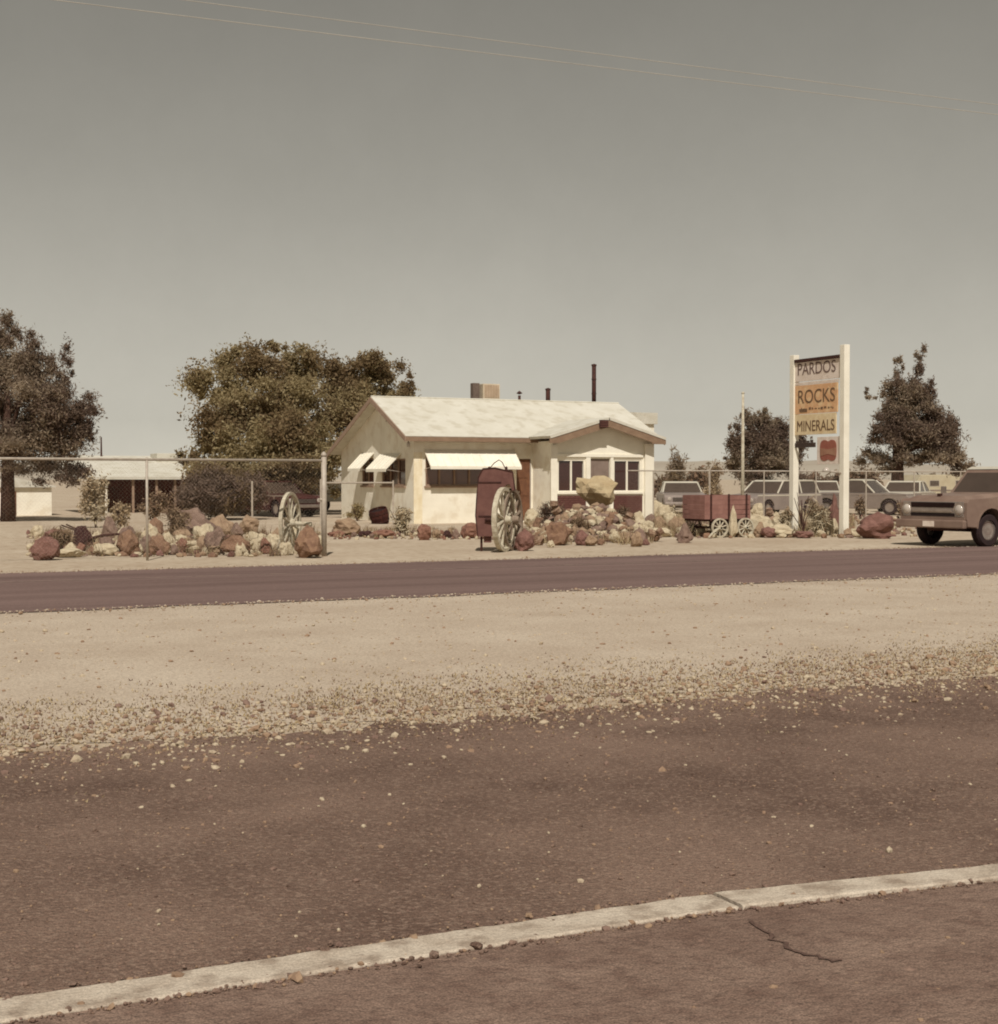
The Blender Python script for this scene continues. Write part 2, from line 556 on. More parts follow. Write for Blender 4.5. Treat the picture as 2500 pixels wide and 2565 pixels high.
n = 9000
ed = np.where(RNG.random(n) < .5, 16.5 - np.abs(RNG.normal(0, .25, n)) + .18, 23.5 + np.abs(RNG.normal(0, .3, n)) - .2)
pp = np.stack([RNG.uniform(-4, 30, n), ed, np.full(n, 0.012)], 1)
tag(scatter_stones('road_edge_gravel', pp, RNG.gamma(1.5, 0.0035, n) + 0.003, [M_peb2, M_gravel, M_gravel, M_earth], 19), 'loose gravel strewn along both edges of the road', 'gravel', kind='stuff')
n = 5000
kxs = RNG.uniform(-4, 8, n)
ky = np.array([kerb_near(q_) if t_ < .5 else kerb_far(q_) for q_, t_ in zip(kxs, RNG.random(n))]) + RNG.normal(0, 0.022, n)
pp = np.stack([kxs, ky, np.full(n, 0.014)], 1)
tag(scatter_stones('kerb_grit', pp, RNG.gamma(1.6, 0.0022, n) + 0.0015, [M_soil, M_peb3, M_lot, M_peb2], 9), 'brown grit gathered along both edges of the kerb', 'grit', kind='stuff')

# ------------------------------------------------------------------ trees and plants
def leaf_mat(name, a, b, c):
    m = mat(name, a, b, scale=1.4, rough=0.8, c=c, c_scale=6, c_amount=0.7, contrast=(0.4, 0.6))
    n, l = m.node_tree.nodes, m.node_tree.links
    p = n['Principled BSDF']
    tr = n.new('ShaderNodeBsdfTranslucent')
    l.new(p.inputs['Base Color'].links[0].from_socket, tr.inputs['Color'])
    mx = n.new('ShaderNodeMixShader')
    mx.inputs[0].default_value = 0.5
    l.new(p.outputs[0], mx.inputs[1])
    l.new(tr.outputs[0], mx.inputs[2])
    l.new(mx.outputs[0], n['Material Output'].inputs['Surface'])
    return m

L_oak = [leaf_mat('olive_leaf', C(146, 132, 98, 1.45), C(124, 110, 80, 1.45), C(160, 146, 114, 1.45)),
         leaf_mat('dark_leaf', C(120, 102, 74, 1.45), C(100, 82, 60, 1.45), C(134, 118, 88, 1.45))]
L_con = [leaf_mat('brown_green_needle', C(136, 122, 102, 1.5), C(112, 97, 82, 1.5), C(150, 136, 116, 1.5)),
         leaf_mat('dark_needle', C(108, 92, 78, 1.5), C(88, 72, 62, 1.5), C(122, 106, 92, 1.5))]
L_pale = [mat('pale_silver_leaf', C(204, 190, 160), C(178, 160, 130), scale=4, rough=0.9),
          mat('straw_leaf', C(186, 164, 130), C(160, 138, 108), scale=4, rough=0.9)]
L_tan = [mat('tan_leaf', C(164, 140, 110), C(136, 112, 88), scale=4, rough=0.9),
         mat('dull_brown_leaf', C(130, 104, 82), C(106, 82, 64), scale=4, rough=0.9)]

def leaves(name, clumps, per, size, mats, parent, seed, aspect=0.5, shell=0.55, droop=0.0, keep=None):
    g = np.random.default_rng(seed)
    P, = [[]]
    for (c, rad) in clumps:
        c = np.array(c); rad = np.array(rad)
        k = max(8, int(per * (rad[0] * rad[1] * rad[2]) ** 0.6))
        d = g.normal(0, 1, (k, 3))
        d /= np.linalg.norm(d, axis=1)[:, None]
        rr = np.minimum(np.abs(g.normal(0, 0.62, k)), 1.25)
        rr *= 1 + 0.3 * np.sin(d[:, 0] * 5 + c[0] * 3) * np.cos(d[:, 2] * 4 + c[1])
        P.append(c + d * rad * rr[:, None])
    P = np.concatenate(P)
    if keep is not None:
        P = P[keep(P)]
    n = len(P)
    u = g.normal(0, 1, (n, 3)); u[:, 2] -= droop
    u /= np.linalg.norm(u, axis=1)[:, None]
    w = g.normal(0, 1, (n, 3))
    w = np.cross(u, w); w /= np.linalg.norm(w, axis=1)[:, None]
    s = size * g.uniform(0.55, 1.5, n)[:, None]
    u, w = u * s, w * s * aspect
    V = np.stack([P - u, P - w * 0.9 + u * 0.1, P + u, P + w * 0.9 + u * 0.1], 1).reshape(-1, 3)
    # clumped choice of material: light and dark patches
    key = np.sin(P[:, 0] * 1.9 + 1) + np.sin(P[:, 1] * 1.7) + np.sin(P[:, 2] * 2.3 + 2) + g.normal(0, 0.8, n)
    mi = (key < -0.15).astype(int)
    return np_mesh(name, V, n, 4, mats[0], parent, mi=mi, extra=mats[1:])

def limbs(parent, base_r, height, targets, seed, fork=0.35, lean=(0, 0)):
    rnd = random.Random(seed)
    tb = MB()
    top = Vector((lean[0], lean[1], height * 0.75))
    pts = [Vector((0, 0, -0.05)), Vector((lean[0] * 0.2, lean[1] * 0.2, height * 0.25)), Vector((lean[0] * 0.6, lean[1] * 0.6, height * 0.5)), top]
    tb.tube(pts, [base_r * 1.25, base_r, base_r * 0.7, base_r * 0.3], 9)
    tb.build('trunk', M_bark, parent, smooth=True)
    for t in targets:
        t = Vector(t)
        z = min(height * (fork + 0.4 * rnd.random()), t.z * 0.85)
        s = Vector((lean[0] * z / height, lean[1] * z / height, z))
        mid = s.lerp(t, 0.5) + Vector((rnd.uniform(-.15, .15), rnd.uniform(-.15, .15), 0.12 * (t - s).length))
        MB().tube([s, mid, t], [base_r * 0.42, base_r * 0.25, base_r * 0.08], 6).build('limb', M_bark, parent, smooth=True)

def broad_tree(name, label, pos, clumps, base_r, per, size, mats, seed, group=None, **kw):
    t = empty(name, pos, 0, label, 'tree', group)
    h = max(c[2] for c, r_ in clumps)
    rnd = random.Random(seed)
    tg = [c for c, r_ in clumps]
    rnd.shuffle(tg)
    limbs(t, base_r, h, tg[:9], seed)
    # break every clump into smaller ones so that the outline is uneven
    sub = []
    for c, r_ in clumps:
        m = max(5, int(10 * (r_[0] * r_[2]) ** 0.5))
        for q in range(m):
            d = Vector((rnd.gauss(0, 1), rnd.gauss(0, 1), rnd.gauss(0, 1))).normalized()
            f = rnd.uniform(0.3, 0.95)
            cc = (c[0] + d.x * r_[0] * f, c[1] + d.y * r_[1] * f, c[2] + d.z * r_[2] * f)
            s = rnd.uniform(0.26, 0.55)
            sub.append((cc, (r_[0] * s, r_[1] * s, r_[2] * s * 0.9)))
    leaves('crown', sub, per, size, mats, t, seed, **kw)
    return t

def px_clumps(base, specs, depth):
    """crown clumps given as they are seen: (px, py, half width px, half height px, depth shift)"""
    out = []
    for (px, py, w, h, dd) in specs:
        p = at(px, py, depth + dd)
        k = ppm(p)
        rx, rz = w / k, h / k
        q = p - Vector(base)
        out.append(((q.x, q.y, q.z), (rx, max(rx * 0.8, 0.5), rz)))
    return out

# big spreading tree behind the left end of the house
b = at(735, 1200, 62); b.z = 0
specs = [(560, 960, 85, 85, 0), (660, 920, 80, 70, -1), (740, 930, 90, 75, 1), (700, 1010, 120, 90, -2), (560, 1050, 90, 90, -1),
         (840, 960, 80, 70, 1), (930, 950, 70, 60, 2), (990, 985, 55, 55, 2), (860, 1040, 110, 90, 0), (760, 1100, 120, 80, -3),
         (620, 1130, 110, 80, -3), (530, 1110, 60, 70, -1), (900, 1060, 90, 80, 2), (690, 1165, 120, 60, -4), (800, 1150, 90, 70, -3), (500, 975, 28, 40, 0),
         (600, 880, 35, 32, 0), (690, 868, 40, 28, 0), (760, 880, 34, 30, 1), (540, 1190, 80, 50, -4), (640, 1215, 80, 45, -4), (480, 1160, 40, 40, -3), (580, 1245, 70, 35, -5), (740, 1205, 60, 40, -4), (830, 1190, 50, 50, -3), (1010, 1000, 40, 40, 2), (900, 915, 60, 42, 1), (965, 925, 50, 40, 2), (1015, 960, 36, 40, 2)]
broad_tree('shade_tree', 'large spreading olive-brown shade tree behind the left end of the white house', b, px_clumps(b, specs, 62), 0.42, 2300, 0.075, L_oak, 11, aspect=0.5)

# tall dark tree at the left edge
b = at(20, 1230, 50); b.z = 0
specs = [(60, 880, 55, 70, 0), (100, 910, 55, 70, 0), (165, 910, 32, 60, 0.5), (215, 1040, 60, 52, 0), (190, 1090, 60, 50, 0), (130, 1000, 80, 70, 0), (40, 960, 90, 90, 0), (150, 960, 40, 60, 0), (100, 1010, 90, 80, -1), (200, 1030, 52, 48, 0),
         (120, 1080, 110, 70, 0), (-20, 1020, 110, 120, 0), (-40, 900, 90, 100, 1), (60, 1130, 120, 60, 0), (170, 1110, 50, 50, -0.5), (100, 1180, 95, 50, 0), (-60, 820, 70, 80, 0), (40, 815, 45, 55, 0), (-80, 1120, 90, 90, 0), (160, 1200, 60, 40, 0)]
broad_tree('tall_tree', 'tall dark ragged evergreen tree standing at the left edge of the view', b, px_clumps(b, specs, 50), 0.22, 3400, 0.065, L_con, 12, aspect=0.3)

# conifer at the right
b = at(2248, 1268, 70); b.z = 0
specs = [(2302, 905, 16, 42, 0), (2304, 960, 36, 55, 0), (2300, 1000, 50, 60, 0), (2248, 912, 10, 34, 0), (2250, 965, 18, 42, 0), (2225, 990, 34, 42, 0), (2270, 985, 40, 50, 0), (2280, 1000, 55, 45, 0), (2318, 1000, 28, 60, 0), (2178, 990, 16, 22, 0),
         (2235, 1030, 55, 40, 0), (2300, 1050, 70, 45, 0), (2210, 1065, 45, 40, 0), (2340, 1080, 70, 50, 0), (2385, 1060, 26, 50, 0), (2260, 1100, 75, 45, 0),
         (2370, 1120, 80, 45, 0), (2180, 1150, 42, 34, 0.6), (2240, 1150, 60, 34, 0), (2310, 1150, 70, 34, 0), (2250, 1060, 70, 50, 0), (2400, 1155, 50, 30, 0), (2290, 1090, 90, 50, 0), (2350, 1140, 70, 40, 0)]
broad_tree('pine_tree', 'ragged dark pine with two thin pointed tops at the far right', b, px_clumps(b, specs, 70), 0.3, 3000, 0.085, L_con, 13, aspect=0.3)

# dense hedge-like tree behind the sign's left post
b = at(1905, 1240, 76); b.z = 0
specs = [(1835, 1085, 22, 40, 0), (1850, 1130, 40, 50, 0), (1915, 1070, 30, 40, 0), (1880, 1060, 22, 32, 0), (1955, 1080, 34, 45, 0), (1905, 1120, 70, 65, 0), (1890, 1090, 60, 50, 0), (1945, 1120, 60, 60, 0), (1975, 1110, 45, 62, 0), (1930, 1160, 70, 45, 0),
         (1850, 1165, 45, 35, 0), (1990, 1160, 40, 45, 0), (1912, 1040, 9, 18, 0), (1948, 1045, 9, 20, 0), (1868, 1035, 8, 18, 0), (1822, 1150, 30, 20, 0), (1930, 1200, 90, 30, 0)]
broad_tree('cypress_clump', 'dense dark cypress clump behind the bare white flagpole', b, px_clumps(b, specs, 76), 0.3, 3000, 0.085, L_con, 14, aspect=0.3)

def shrub(name, label, px, py, w, h, mats, seed, size=0.05, per=900, cat='shrub', group=None, aspect=0.4, n=7):
    b = G(px, py)
    k = ppm(b)
    W, H = w / k, h / k
    t = empty(name, b, 0, label, cat, group)
    rnd = random.Random(seed)
    tb = MB()
    for q in range(6):
        a = rnd.uniform(0, 2 * PI)
        r_ = rnd.uniform(0.1, 0.35) * W
        tb.tube([(0, 0, -0.02), (math.cos(a) * r_ * .4, math.sin(a) * r_ * .4, H * .35), (math.cos(a) * r_, math.sin(a) * r_, H * rnd.uniform(.55, .85))], [0.025, 0.016, 0.006], 5)
    tb.build('stem', M_bark, t)
    cl = []
    for q in range(n):
        a = rnd.uniform(0, 2 * PI)
        r_ = rnd.uniform(0, 0.34) * W
        z = rnd.uniform(0.25, 0.78) * H
        cl.append(((math.cos(a) * r_, math.sin(a) * r_ * 0.8, z), (W * rnd.uniform(.13, .25), W * rnd.uniform(.13, .22), H * rnd.uniform(.14, .26))))
    leaves('foliage', cl, per * 6, size, mats, t, seed, aspect=aspect)
    return t

shrub('desert_shrub', 'tall pale silvery shrub in front of the low dark-fronted building', 240, 1322, 95, 135, L_pale, 31, n=12)
shrub('desert_shrub', 'broad tan shrub right of the thin left fence post', 385, 1318, 90, 95, L_tan, 32, n=10)
shrub('desert_shrub', 'pale tan shrub left of the thin left fence post', 305, 1326, 80, 75, [L_pale[1], L_tan[0]], 33, n=10)
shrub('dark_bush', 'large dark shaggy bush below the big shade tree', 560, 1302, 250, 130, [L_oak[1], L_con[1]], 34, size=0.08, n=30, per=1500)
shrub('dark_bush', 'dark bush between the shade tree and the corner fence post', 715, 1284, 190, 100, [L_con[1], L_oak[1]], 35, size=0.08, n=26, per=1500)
shrub('green_bush', 'low olive bush at the foot of the shaded house wall', 895, 1305, 60, 48, L_oak, 36)
shrub('white_agave', 'pale spiky plant at the near left corner of the white house', 1005, 1342, 85, 82, L_pale, 37, aspect=0.18, size=0.09)
shrub('desert_shrub', 'rounded pale beige shrub behind the maroon wagon', 1788, 1272, 66, 120, [L_tan[0], L_pale[1]], 38, n=14)
shrub('desert_shrub', 'pale low shrub beside the right corner of the porch', 1668, 1300, 75, 42, L_pale, 39)
shrub('desert_shrub', 'pale scrubby plant at the foot of the left sign post', 1975, 1338, 80, 62, [L_pale[0], L_tan[0]], 40, aspect=0.2, size=0.08)
shrub('dark_yucca', 'small dark spiky yucca right of the porch gable', 1690, 1215 + 62, 90, 165, [L_con[0], L_oak[1]], 41, aspect=0.14, size=0.16, n=5)
shrub('desert_shrub', 'brownish scrub between the porch and the red wagon', 1725, 1290, 70, 45, L_tan, 42)
shrub('desert_shrub', 'brown scrub growing by the right foot of the sign', 2155, 1300, 50, 60, L_tan, 43)
shrub('desert_shrub', 'dull shrub beside the cars right of the brown boulder', 2262, 1300, 60, 60, L_tan, 44)
shrub('spiky_plant', 'dark spiky dead plant left of the yellowish porch boulder', 1392, 1340, 84, 92, [L_con[1], L_tan[1]], 45, aspect=0.1, size=0.13, n=9)
shrub('spiky_plant', 'brown spiky plant right of the yellowish porch boulder', 1565, 1342, 80, 84, [L_tan[1], L_con[0]], 46, aspect=0.1, size=0.13, n=9)
shrub('spiky_plant', 'low tan spiky plant under the yellowish porch boulder', 1462, 1354, 70, 60, [L_tan[0], L_tan[1]], 47, aspect=0.1, size=0.1, n=9)
shrub('spiky_plant', 'pale spiky plant between the sign posts', 2050, 1342, 80, 90, [L_pale[0], L_tan[0]], 48, aspect=0.1, size=0.12, n=10)
shrub('spiky_plant', 'tan spiky plant at the left end of the rock garden', 150, 1388, 80, 70, L_tan, 49, aspect=0.1, size=0.09, n=9)
shrub('spiky_plant', 'tan spiky plant behind the flat pale slab in the rock garden', 440, 1352, 80, 86, L_tan, 50, aspect=0.12, size=0.09, n=10)
for i, (px, w, h) in enumerate([(1660, 130, 52), (1750, 110, 60), (2060, 130, 44), (2160, 120, 52), (2330, 160, 40), (2460, 160, 50)]):
    b_ = at(px, 1230, 96); b_.z = 0
    k = ppm(b_)
    t = empty('hedge_bush', b_, 0, ['brown scrub bush far right of the porch', 'brown scrub bush far behind the maroon wagon', 'brown bush far behind between the sign posts',
              'brown bush far behind right of the sign', 'brown bush far behind the moving pickup', 'brown bush far behind at the right edge'][i], 'bush', 'brown bushes along the far side of the car lot')
    MB().tube([(0, 0, 0), (0.05, 0, 1.0)], [0.1, 0.04], 6).build('stem', M_bark, t)
    rnd = random.Random(60 + i)
    H = h / k + 0.8
    cl = [((rnd.uniform(-.4, .4) * w / k, rnd.uniform(-.6, .6), rnd.uniform(.3, .85) * H), (w / k * .2, .8, H * .22)) for q in range(9)]
    leaves('foliage', cl, 420, 0.16, [L_con[0], L_tan[1]], t, 60 + i)

# ------------------------------------------------------------------ the white house
HO = G(1037, 1312)
house = empty('white_house', HO, 0, 'low white stucco house with white roof, window awnings and a gabled front porch room', 'house')
W, D, ZE, ZR, VR, ZB = 9.3, 7.2, 2.93, 4.40, 2.85, 2.52
OV, OR = 0.40, 0.45
sl_f = (ZR - ZE) / (VR + OV)
sl_b = (ZR - ZB) / (D + 0.3 - VR)
zf = lambda v: ZR - (VR - v) * sl_f
zb = lambda v: ZR - (v - VR) * sl_b
T = 0.10
def wall_grid(mb, fixed, axis, lo, hi, zlo, zhi, holes, th):
    """wall slab on plane with real rectangular openings; holes (a0,a1,z0,z1)"""
    cuts = sorted({lo, hi} | {h[0] for h in holes} | {h[1] for h in holes})
    for a0, a1 in zip(cuts[:-1], cuts[1:]):
        hs_ = sorted([h for h in holes if h[0] <= a0 + 1e-6 and h[1] >= a1 - 1e-6], key=lambda h: h[2])
        z = zlo
        for h in hs_ + [(0, 0, zhi, zhi)]:
            if h[2] > z + 1e-6:
                if axis == 'x': mb.box(a0, a1, fixed, fixed + th, z, h[2])
                else: mb.box(fixed, fixed + th, a0, a1, z, h[2])
            z = h[3]

# walls
mb = MB(); wall_grid(mb, 0.0, 'x', 0.0, W, 0, ZE + 0.02, [(0.42, 3.7, 1.27, 2.35), (3.85, 4.42, 0.05, 2.2)], 0.18)
mb.build('front_wall', M_stucco, house)
mb = MB(); wall_grid(mb, 0.0, 'y', 0.18, D, 0, 2.5, [(0.75, 2.95, 1.27, 2.2), (3.75, 4.95, 1.27, 2.25)], 0.18)
mb.prism([(0.18, 2.5), (D, 2.5), (D, zb(D) - T), (VR, ZR - T - 0.02), (0.18, zf(0.18) - T)], 'x', 0.0, 0.18)
mb.build('side_wall', M_stucco, house)
mb = MB(); mb.box(0.18, W, D - 0.18, D - 0.001, 0, 2.4); mb.build('back_wall', M_stucco, house)
mb = MB(); mb.box(W - 0.18, W - 0.001, 0.18, D - 0.18, 0, 2.5)
mb.prism([(0.18, 2.5), (D - .18, 2.5), (D - .18, zb(D) - T), (VR, ZR - T - 0.02), (0.18, zf(0.18) - T)], 'x', W - 0.18, W - 0.001)
mb.build('end_wall', M_stucco, house)
mb = MB(); mb.box(0.2, W - 0.2, 0.2, D - 0.2, 0.02, 0.06); mb.build('floor_slab', M_black, house)
# roof: two slopes
def slope_panel(name, v0, z0, v1, z1, x0, x1, m, parent, t=T):
    a = Vector((0, v1 - v0, z1 - z0)).normalized()
    nrm = Vector((0, -a.z, a.y))
    if nrm.z < 0: nrm = -nrm
    p = [Vector((x0, v0, z0)), Vector((x1, v0, z0)), Vector((x1, v1, z1)), Vector((x0, v1, z1))]
    q = [k_ - nrm * t for k_ in p]
    return MB().add(p + q, [(0, 1, 2, 3), (7, 6, 5, 4), (0, 4, 5, 1), (1, 5, 6, 2), (2, 6, 7, 3), (3, 7, 4, 0)]).build(name, m, parent)
roof = slope_panel('roof_slope', -OV, ZE, VR, ZR, -OR, W + 0.35, M_roof, house)
roofb = slope_panel('roof_slope', D + 0.3, ZB, VR + 0.003, ZR, -OR, W + 0.35, M_roof, house)
MB().tube([(-OR, VR, ZR + 0.005), (W + 0.35, VR, ZR + 0.005)], 0.035, 6).build('ridge_cap', M_roof, roof)
# soffit, fascia and rake boards
mb = MB(); mb.box(-OR, W + .35, -OV - 0.025, -OV - 0.001, ZE - 0.17, ZE - 0.02); mb.build('fascia', M_fascia, house)
mb = MB(); mb.box(-0.02, W, -OV, -0.002, ZE - 0.165, ZE - 0.15); mb.build('soffit', M_soffit, house)
def rake(u0, u1):
    mb = MB()
    for (v0, z0, v1, z1) in ((-OV, ZE, VR, ZR), (D + .3, ZB, VR, ZR)):
        p = [(v0, z0 - 0.02), (v1, z1 - 0.02), (v1, z1 - 0.2), (v0, z0 - 0.2)]
        mb.prism(p, 'x', u0, u1)
    return mb
rake(-OR - 0.03, -OR - 0.001).build('rake_board', mat('pinkish_trim', C(176, 150, 128), C(160, 134, 114), scale=4), house)
rake(W + .351, W + .38).build('rake_board', M_fascia, house)
# attic vent in the gable and a little lamp at the eave corner
mb = MB(); mb.box(-0.03, -0.002, VR - 0.62, VR - 0.36, 3.52, 3.74); mb.build('attic_vent', M_iron, house)
mb = MB(); mb.lathe([(0.0, -0.14), (0.05, -0.14), (0.06, -0.02), (0.02, 0.05), (0.0, 0.05)], (-0.28, -0.2, ZE - 0.22), 'z', 10); mb.build('eave_lamp', M_lamp, house)

def window(parent, a0, a1, z0, z1, fixed, axis, divs, frame_m, glass_m, depth=0.07, curtain=False, name='window', sill=True):
    """frame round an opening, recessed panes, each its own part"""
    def bx(mb, p0, p1, q0, q1, d0, d1):
        if axis == 'x': mb.box(p0, p1, fixed + d0, fixed + d1, q0, q1)
        else: mb.box(fixed + d0, fixed + d1, p0, p1, q0, q1)
    fr = MB(); t = 0.055
    bx(fr, a0 + .002, a0 + t, z0 + .002, z1 - .002, .02, .12); bx(fr, a1 - t, a1 - .002, z0 + .002, z1 - .002, .02, .12)
    bx(fr, a0 + t, a1 - t, z1 - t, z1 - .002, .02, .12); bx(fr, a0 + t, a1 - t, z0 + .002, z0 + t, .02, .12)
    w_ = fr.build(name, frame_m, parent)
    edges = [a0 + t] + [a0 + (a1 - a0) * d for d in divs] + [a1 - t]
    for i, d in enumerate(divs):
        m_ = MB(); x_ = a0 + (a1 - a0) * d
        bx(m_, x_ - .03, x_ + .03, z0 + t, z1 - t, .025, .11)
        m_.build('mullion', frame_m, w_)
    for e0, e1 in zip(edges[:-1], edges[1:]):
        g_ = MB(); bx(g_, e0 + .025, e1 - .025, z0 + t, z1 - t, depth, depth + .008)
        g_.build('pane', glass_m, w_)
        if curtain:
            c_ = MB()
            n_ = max(4, int((e1 - e0) / 0.07))
            for q in range(n_):
                s0, s1 = e0 + .03 + (e1 - e0 - .06) * q / n_, e0 + .03 + (e1 - e0 - .06) * (q + .8) / n_
                bx(c_, s0, s1, z0 + t, z1 - t, .13 + .015 * (q % 2), .14 + .015 * (q % 2))
            c_.build('curtain', M_curtain, w_)
    if sill:
        s_ = MB(); bx(s_, a0 - .05, a1 + .05, z0 - .06, z0 - .001, -.06, .06); s_.build('sill', frame_m, w_)
    return w_

M_frame_tan = mat('tan_window_frame', C(168, 142, 120), C(150, 124, 104), scale=6)
M_win_brown = glass_mat('brownish_window_glass', C(112, 80, 66))
window(house, 0.42, 3.7, 1.27, 2.35, 0.0, 'x', [0.16, 0.33, 0.5, 0.66, 0.83], M_frame_tan, M_win_brown)
window(house, 0.75, 2.95, 1.27, 2.2, 0.0, 'y', [0.33, 0.66], M_frame_tan, M_glass)
window(house, 3.75, 4.95, 1.27, 2.25, 0.0, 'y', [0.5], M_frame_tan, M_glass)
# brown door beside the front room
dr = MB(); dr.box(3.87, 4.40, 0.05, 0.10, 0.06, 2.19); dr = dr.build('door', M_brown_door, house)
MB().lathe([(0, -.05), (.03, -.045), (.03, -.02), (.012, 0.0)], (3.95, 0.05, 1.05), 'y', 10).build('door_knob', M_chrome, dr)
for z0, z1 in ((0.22, 0.80), (0.92, 1.42), (1.54, 2.02)):
    MB().box(3.97, 4.30, 0.035, 0.049, z0, z1).build('door_panel', M_brown_door, dr)

# awnings: sloping sheet, side gores, struts
def awning(name, parent, axis, a0, a1, z_top, z_bot, proj, m):
    def P(a, o, z):
        return (a, -o, z) if axis == 'x' else (-o, a, z)
    mb = MB()
    t = 0.025
    top = [P(a0, 0.004, z_top), P(a1, 0.004, z_top), P(a1, proj, z_bot), P(a0, proj, z_bot)]
    bot = [P(a0, 0.004, z_top - t), P(a1, 0.004, z_top - t), P(a1, proj - .01, z_bot - t), P(a0, proj - .01, z_bot - t)]
    mb.add(top + bot, [(0, 1, 2, 3), (7, 6, 5, 4), (0, 4, 5, 1), (1, 5, 6, 2), (2, 6, 7, 3), (3, 7, 4, 0)])
    aw = mb.build(name, m, parent)
    n_ = max(3, int((a1 - a0) / 0.28))
    for i in range(n_ + 1):
        a = a0 + (a1 - a0) * i / n_
        a = min(max(a, a0 + .012), a1 - .012)
        MB().tube([P(a, 0.01, z_top + .008), P(a, proj, z_bot + .008)], 0.012, 5).build('awning_rib', m, aw)
    for a in (a0 + .03, a1 - .03):
        MB().tube([P(a, 0.004, z_bot - 0.1), P(a, proj - .03, z_bot - .03)], 0.011, 5).build('strut', M_galv, aw)
    v_ = MB()
    p0, p1 = P(a0, proj - .006, z_bot - .10), P(a1, proj + .006, z_bot - .002)
    v_.box(min(p0[0], p1[0]), max(p0[0], p1[0]), min(p0[1], p1[1]), max(p0[1], p1[1]), p0[2], p1[2])
    v_.build('valance', m, aw)
    return aw
awning('awning', house, 'x', 0.36, 3.76, 2.50, 1.93, 0.58, M_white)
awning('awning', house, 'y', 1.15, 3.05, 2.38, 1.85, 0.56, M_white)
awning('awning', house, 'y', 3.72, 4.95, 2.45, 1.88, 0.56, M_white)
# corner downpipe and a yellowish streaked corner board
mb = MB(); mb.box(-0.012, 0.30, -0.014, -0.001, 0.0, 2.4); mb.build('corner_board', mat('yellowed_white_paint', C(234, 224, 198, 1.0), C(216, 200, 164, 1.0), scale=3), house)

# front room with gable
FU0, FU1, FV, FP, FZ = 4.48, 8.42, -1.5, 6.43, 3.62
FE = 2.96
zg = lambda u: FZ - abs(u - FP) * (FZ - FE) / 2.28
mb = MB()
wall_grid(mb, FV, 'x', FU0, FU1, 0.0, 2.4, [(4.66, 5.74, 1.05, 2.18), (5.94, 6.72, 0.04, 2.2), (6.86, 7.99, 1.05, 2.18)], 0.14)
mb.prism([(FU0, 2.4), (FU1, 2.4), (FU1, zg(FU1) - .1), (FP, FZ - .1), (FU0, zg(FU0) - .1)], 'y', FV, FV + 0.14)
mb.build('porch_wall', M_white, house)
mb = MB(); mb.box(FU0, FU0 + .14, FV + .14, -0.002, 0, 2.8); mb.build('porch_side_wall', M_stucco, house)
mb = MB(); mb.box(FU1 - .14, FU1, FV + .14, -0.002, 0, 2.8); mb.build('porch_side_wall', M_stucco, house)
for s, (e0, e1) in enumerate(((FP - 2.3, FP), (FP + 2.3, FP))):
    z0, z1 = FZ - 2.3 * (FZ - FE) / 2.28, FZ
    a = Vector((e1 - e0, 0, z1 - z0)).normalized()
    nrm = Vector((-a.z, 0, a.x))
    if nrm.z < 0: nrm = -nrm
    p = [Vector((e0, FV - .46, z0)), Vector((e0, 2.0, z0)), Vector((e1 - (.002 if s else -.002) * -1, 2.0, z1)), Vector((e1 - (.002 if s else -.002) * -1, FV - .46, z1))]
    q = [k_ - nrm * .09 for k_ in p]
    MB().add(p + q, [(0, 1, 2, 3), (7, 6, 5, 4), (0, 4, 5, 1), (1, 5, 6, 2), (2, 6, 7, 3), (3, 7, 4, 0)]).build('porch_roof_slope', M_roof, house)
    # gable barge board, gable shade painted into its brown
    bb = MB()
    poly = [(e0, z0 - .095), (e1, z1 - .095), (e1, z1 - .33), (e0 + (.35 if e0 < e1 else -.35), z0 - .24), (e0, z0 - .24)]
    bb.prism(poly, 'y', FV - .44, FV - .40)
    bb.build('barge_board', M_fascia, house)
    sf = MB(); sf.add([(e0, FV - .42, z0 - .1), (e1, FV - .42, z1 - .1), (e1, FV - .001, z1 - .1), (e0, FV - .001, z0 - .1)], [(0, 1, 2, 3)])
    sf.build('gable_soffit', M_soffit, house)
mb = MB(); mb.box(FP - .40, FP - .06, FV - .485, FV - .445, FZ - .36, FZ - .10)
gv = mb.build('gable_vent', M_iron, house)
for q in range(4):
    sv = MB(); sv.box(FP - .38, FP - .08, FV - .50, FV - .486, FZ - .34 + q * .06, FZ - .315 + q * .06); sv.build('slat', M_maroon, gv)
window(house, 4.66, 5.74, 1.05, 2.18, FV, 'x', [0.5], M_white, M_glass, name='porch_window')
window(house, 6.86, 7.99, 1.05, 2.18, FV, 'x', [0.5], M_white, M_glass, name='porch_window')
dr = MB(); dr.box(5.96, 6.70, FV + .05, FV + .09, .05, 2.19); dr = dr.build('door', M_grey_door, house)
pn = MB(); pn.box(6.08, 6.58, FV + .035, FV + .049, 1.1, 2.0); pn.build('door_panel', M_grey_door, dr)
MB().lathe([(0, -.05), (.03, -.045), (.03, -.02), (.012, 0.0)], (6.04, FV + .05, 1.0), 'y', 10).build('door_knob', M_chrome, dr)
for u0, u1 in ((5.76, 5.93), (6.73, 6.84)):
    mb = MB(); mb.box(u0, u1, FV - .04, FV - .001, 0.06, 2.25); mb.build('door_jamb', M_white, house)
mb = MB(); mb.box(4.60, 8.05, FV - .05, FV - .002, 2.26, 2.36); mb.build('lintel', M_white, house)
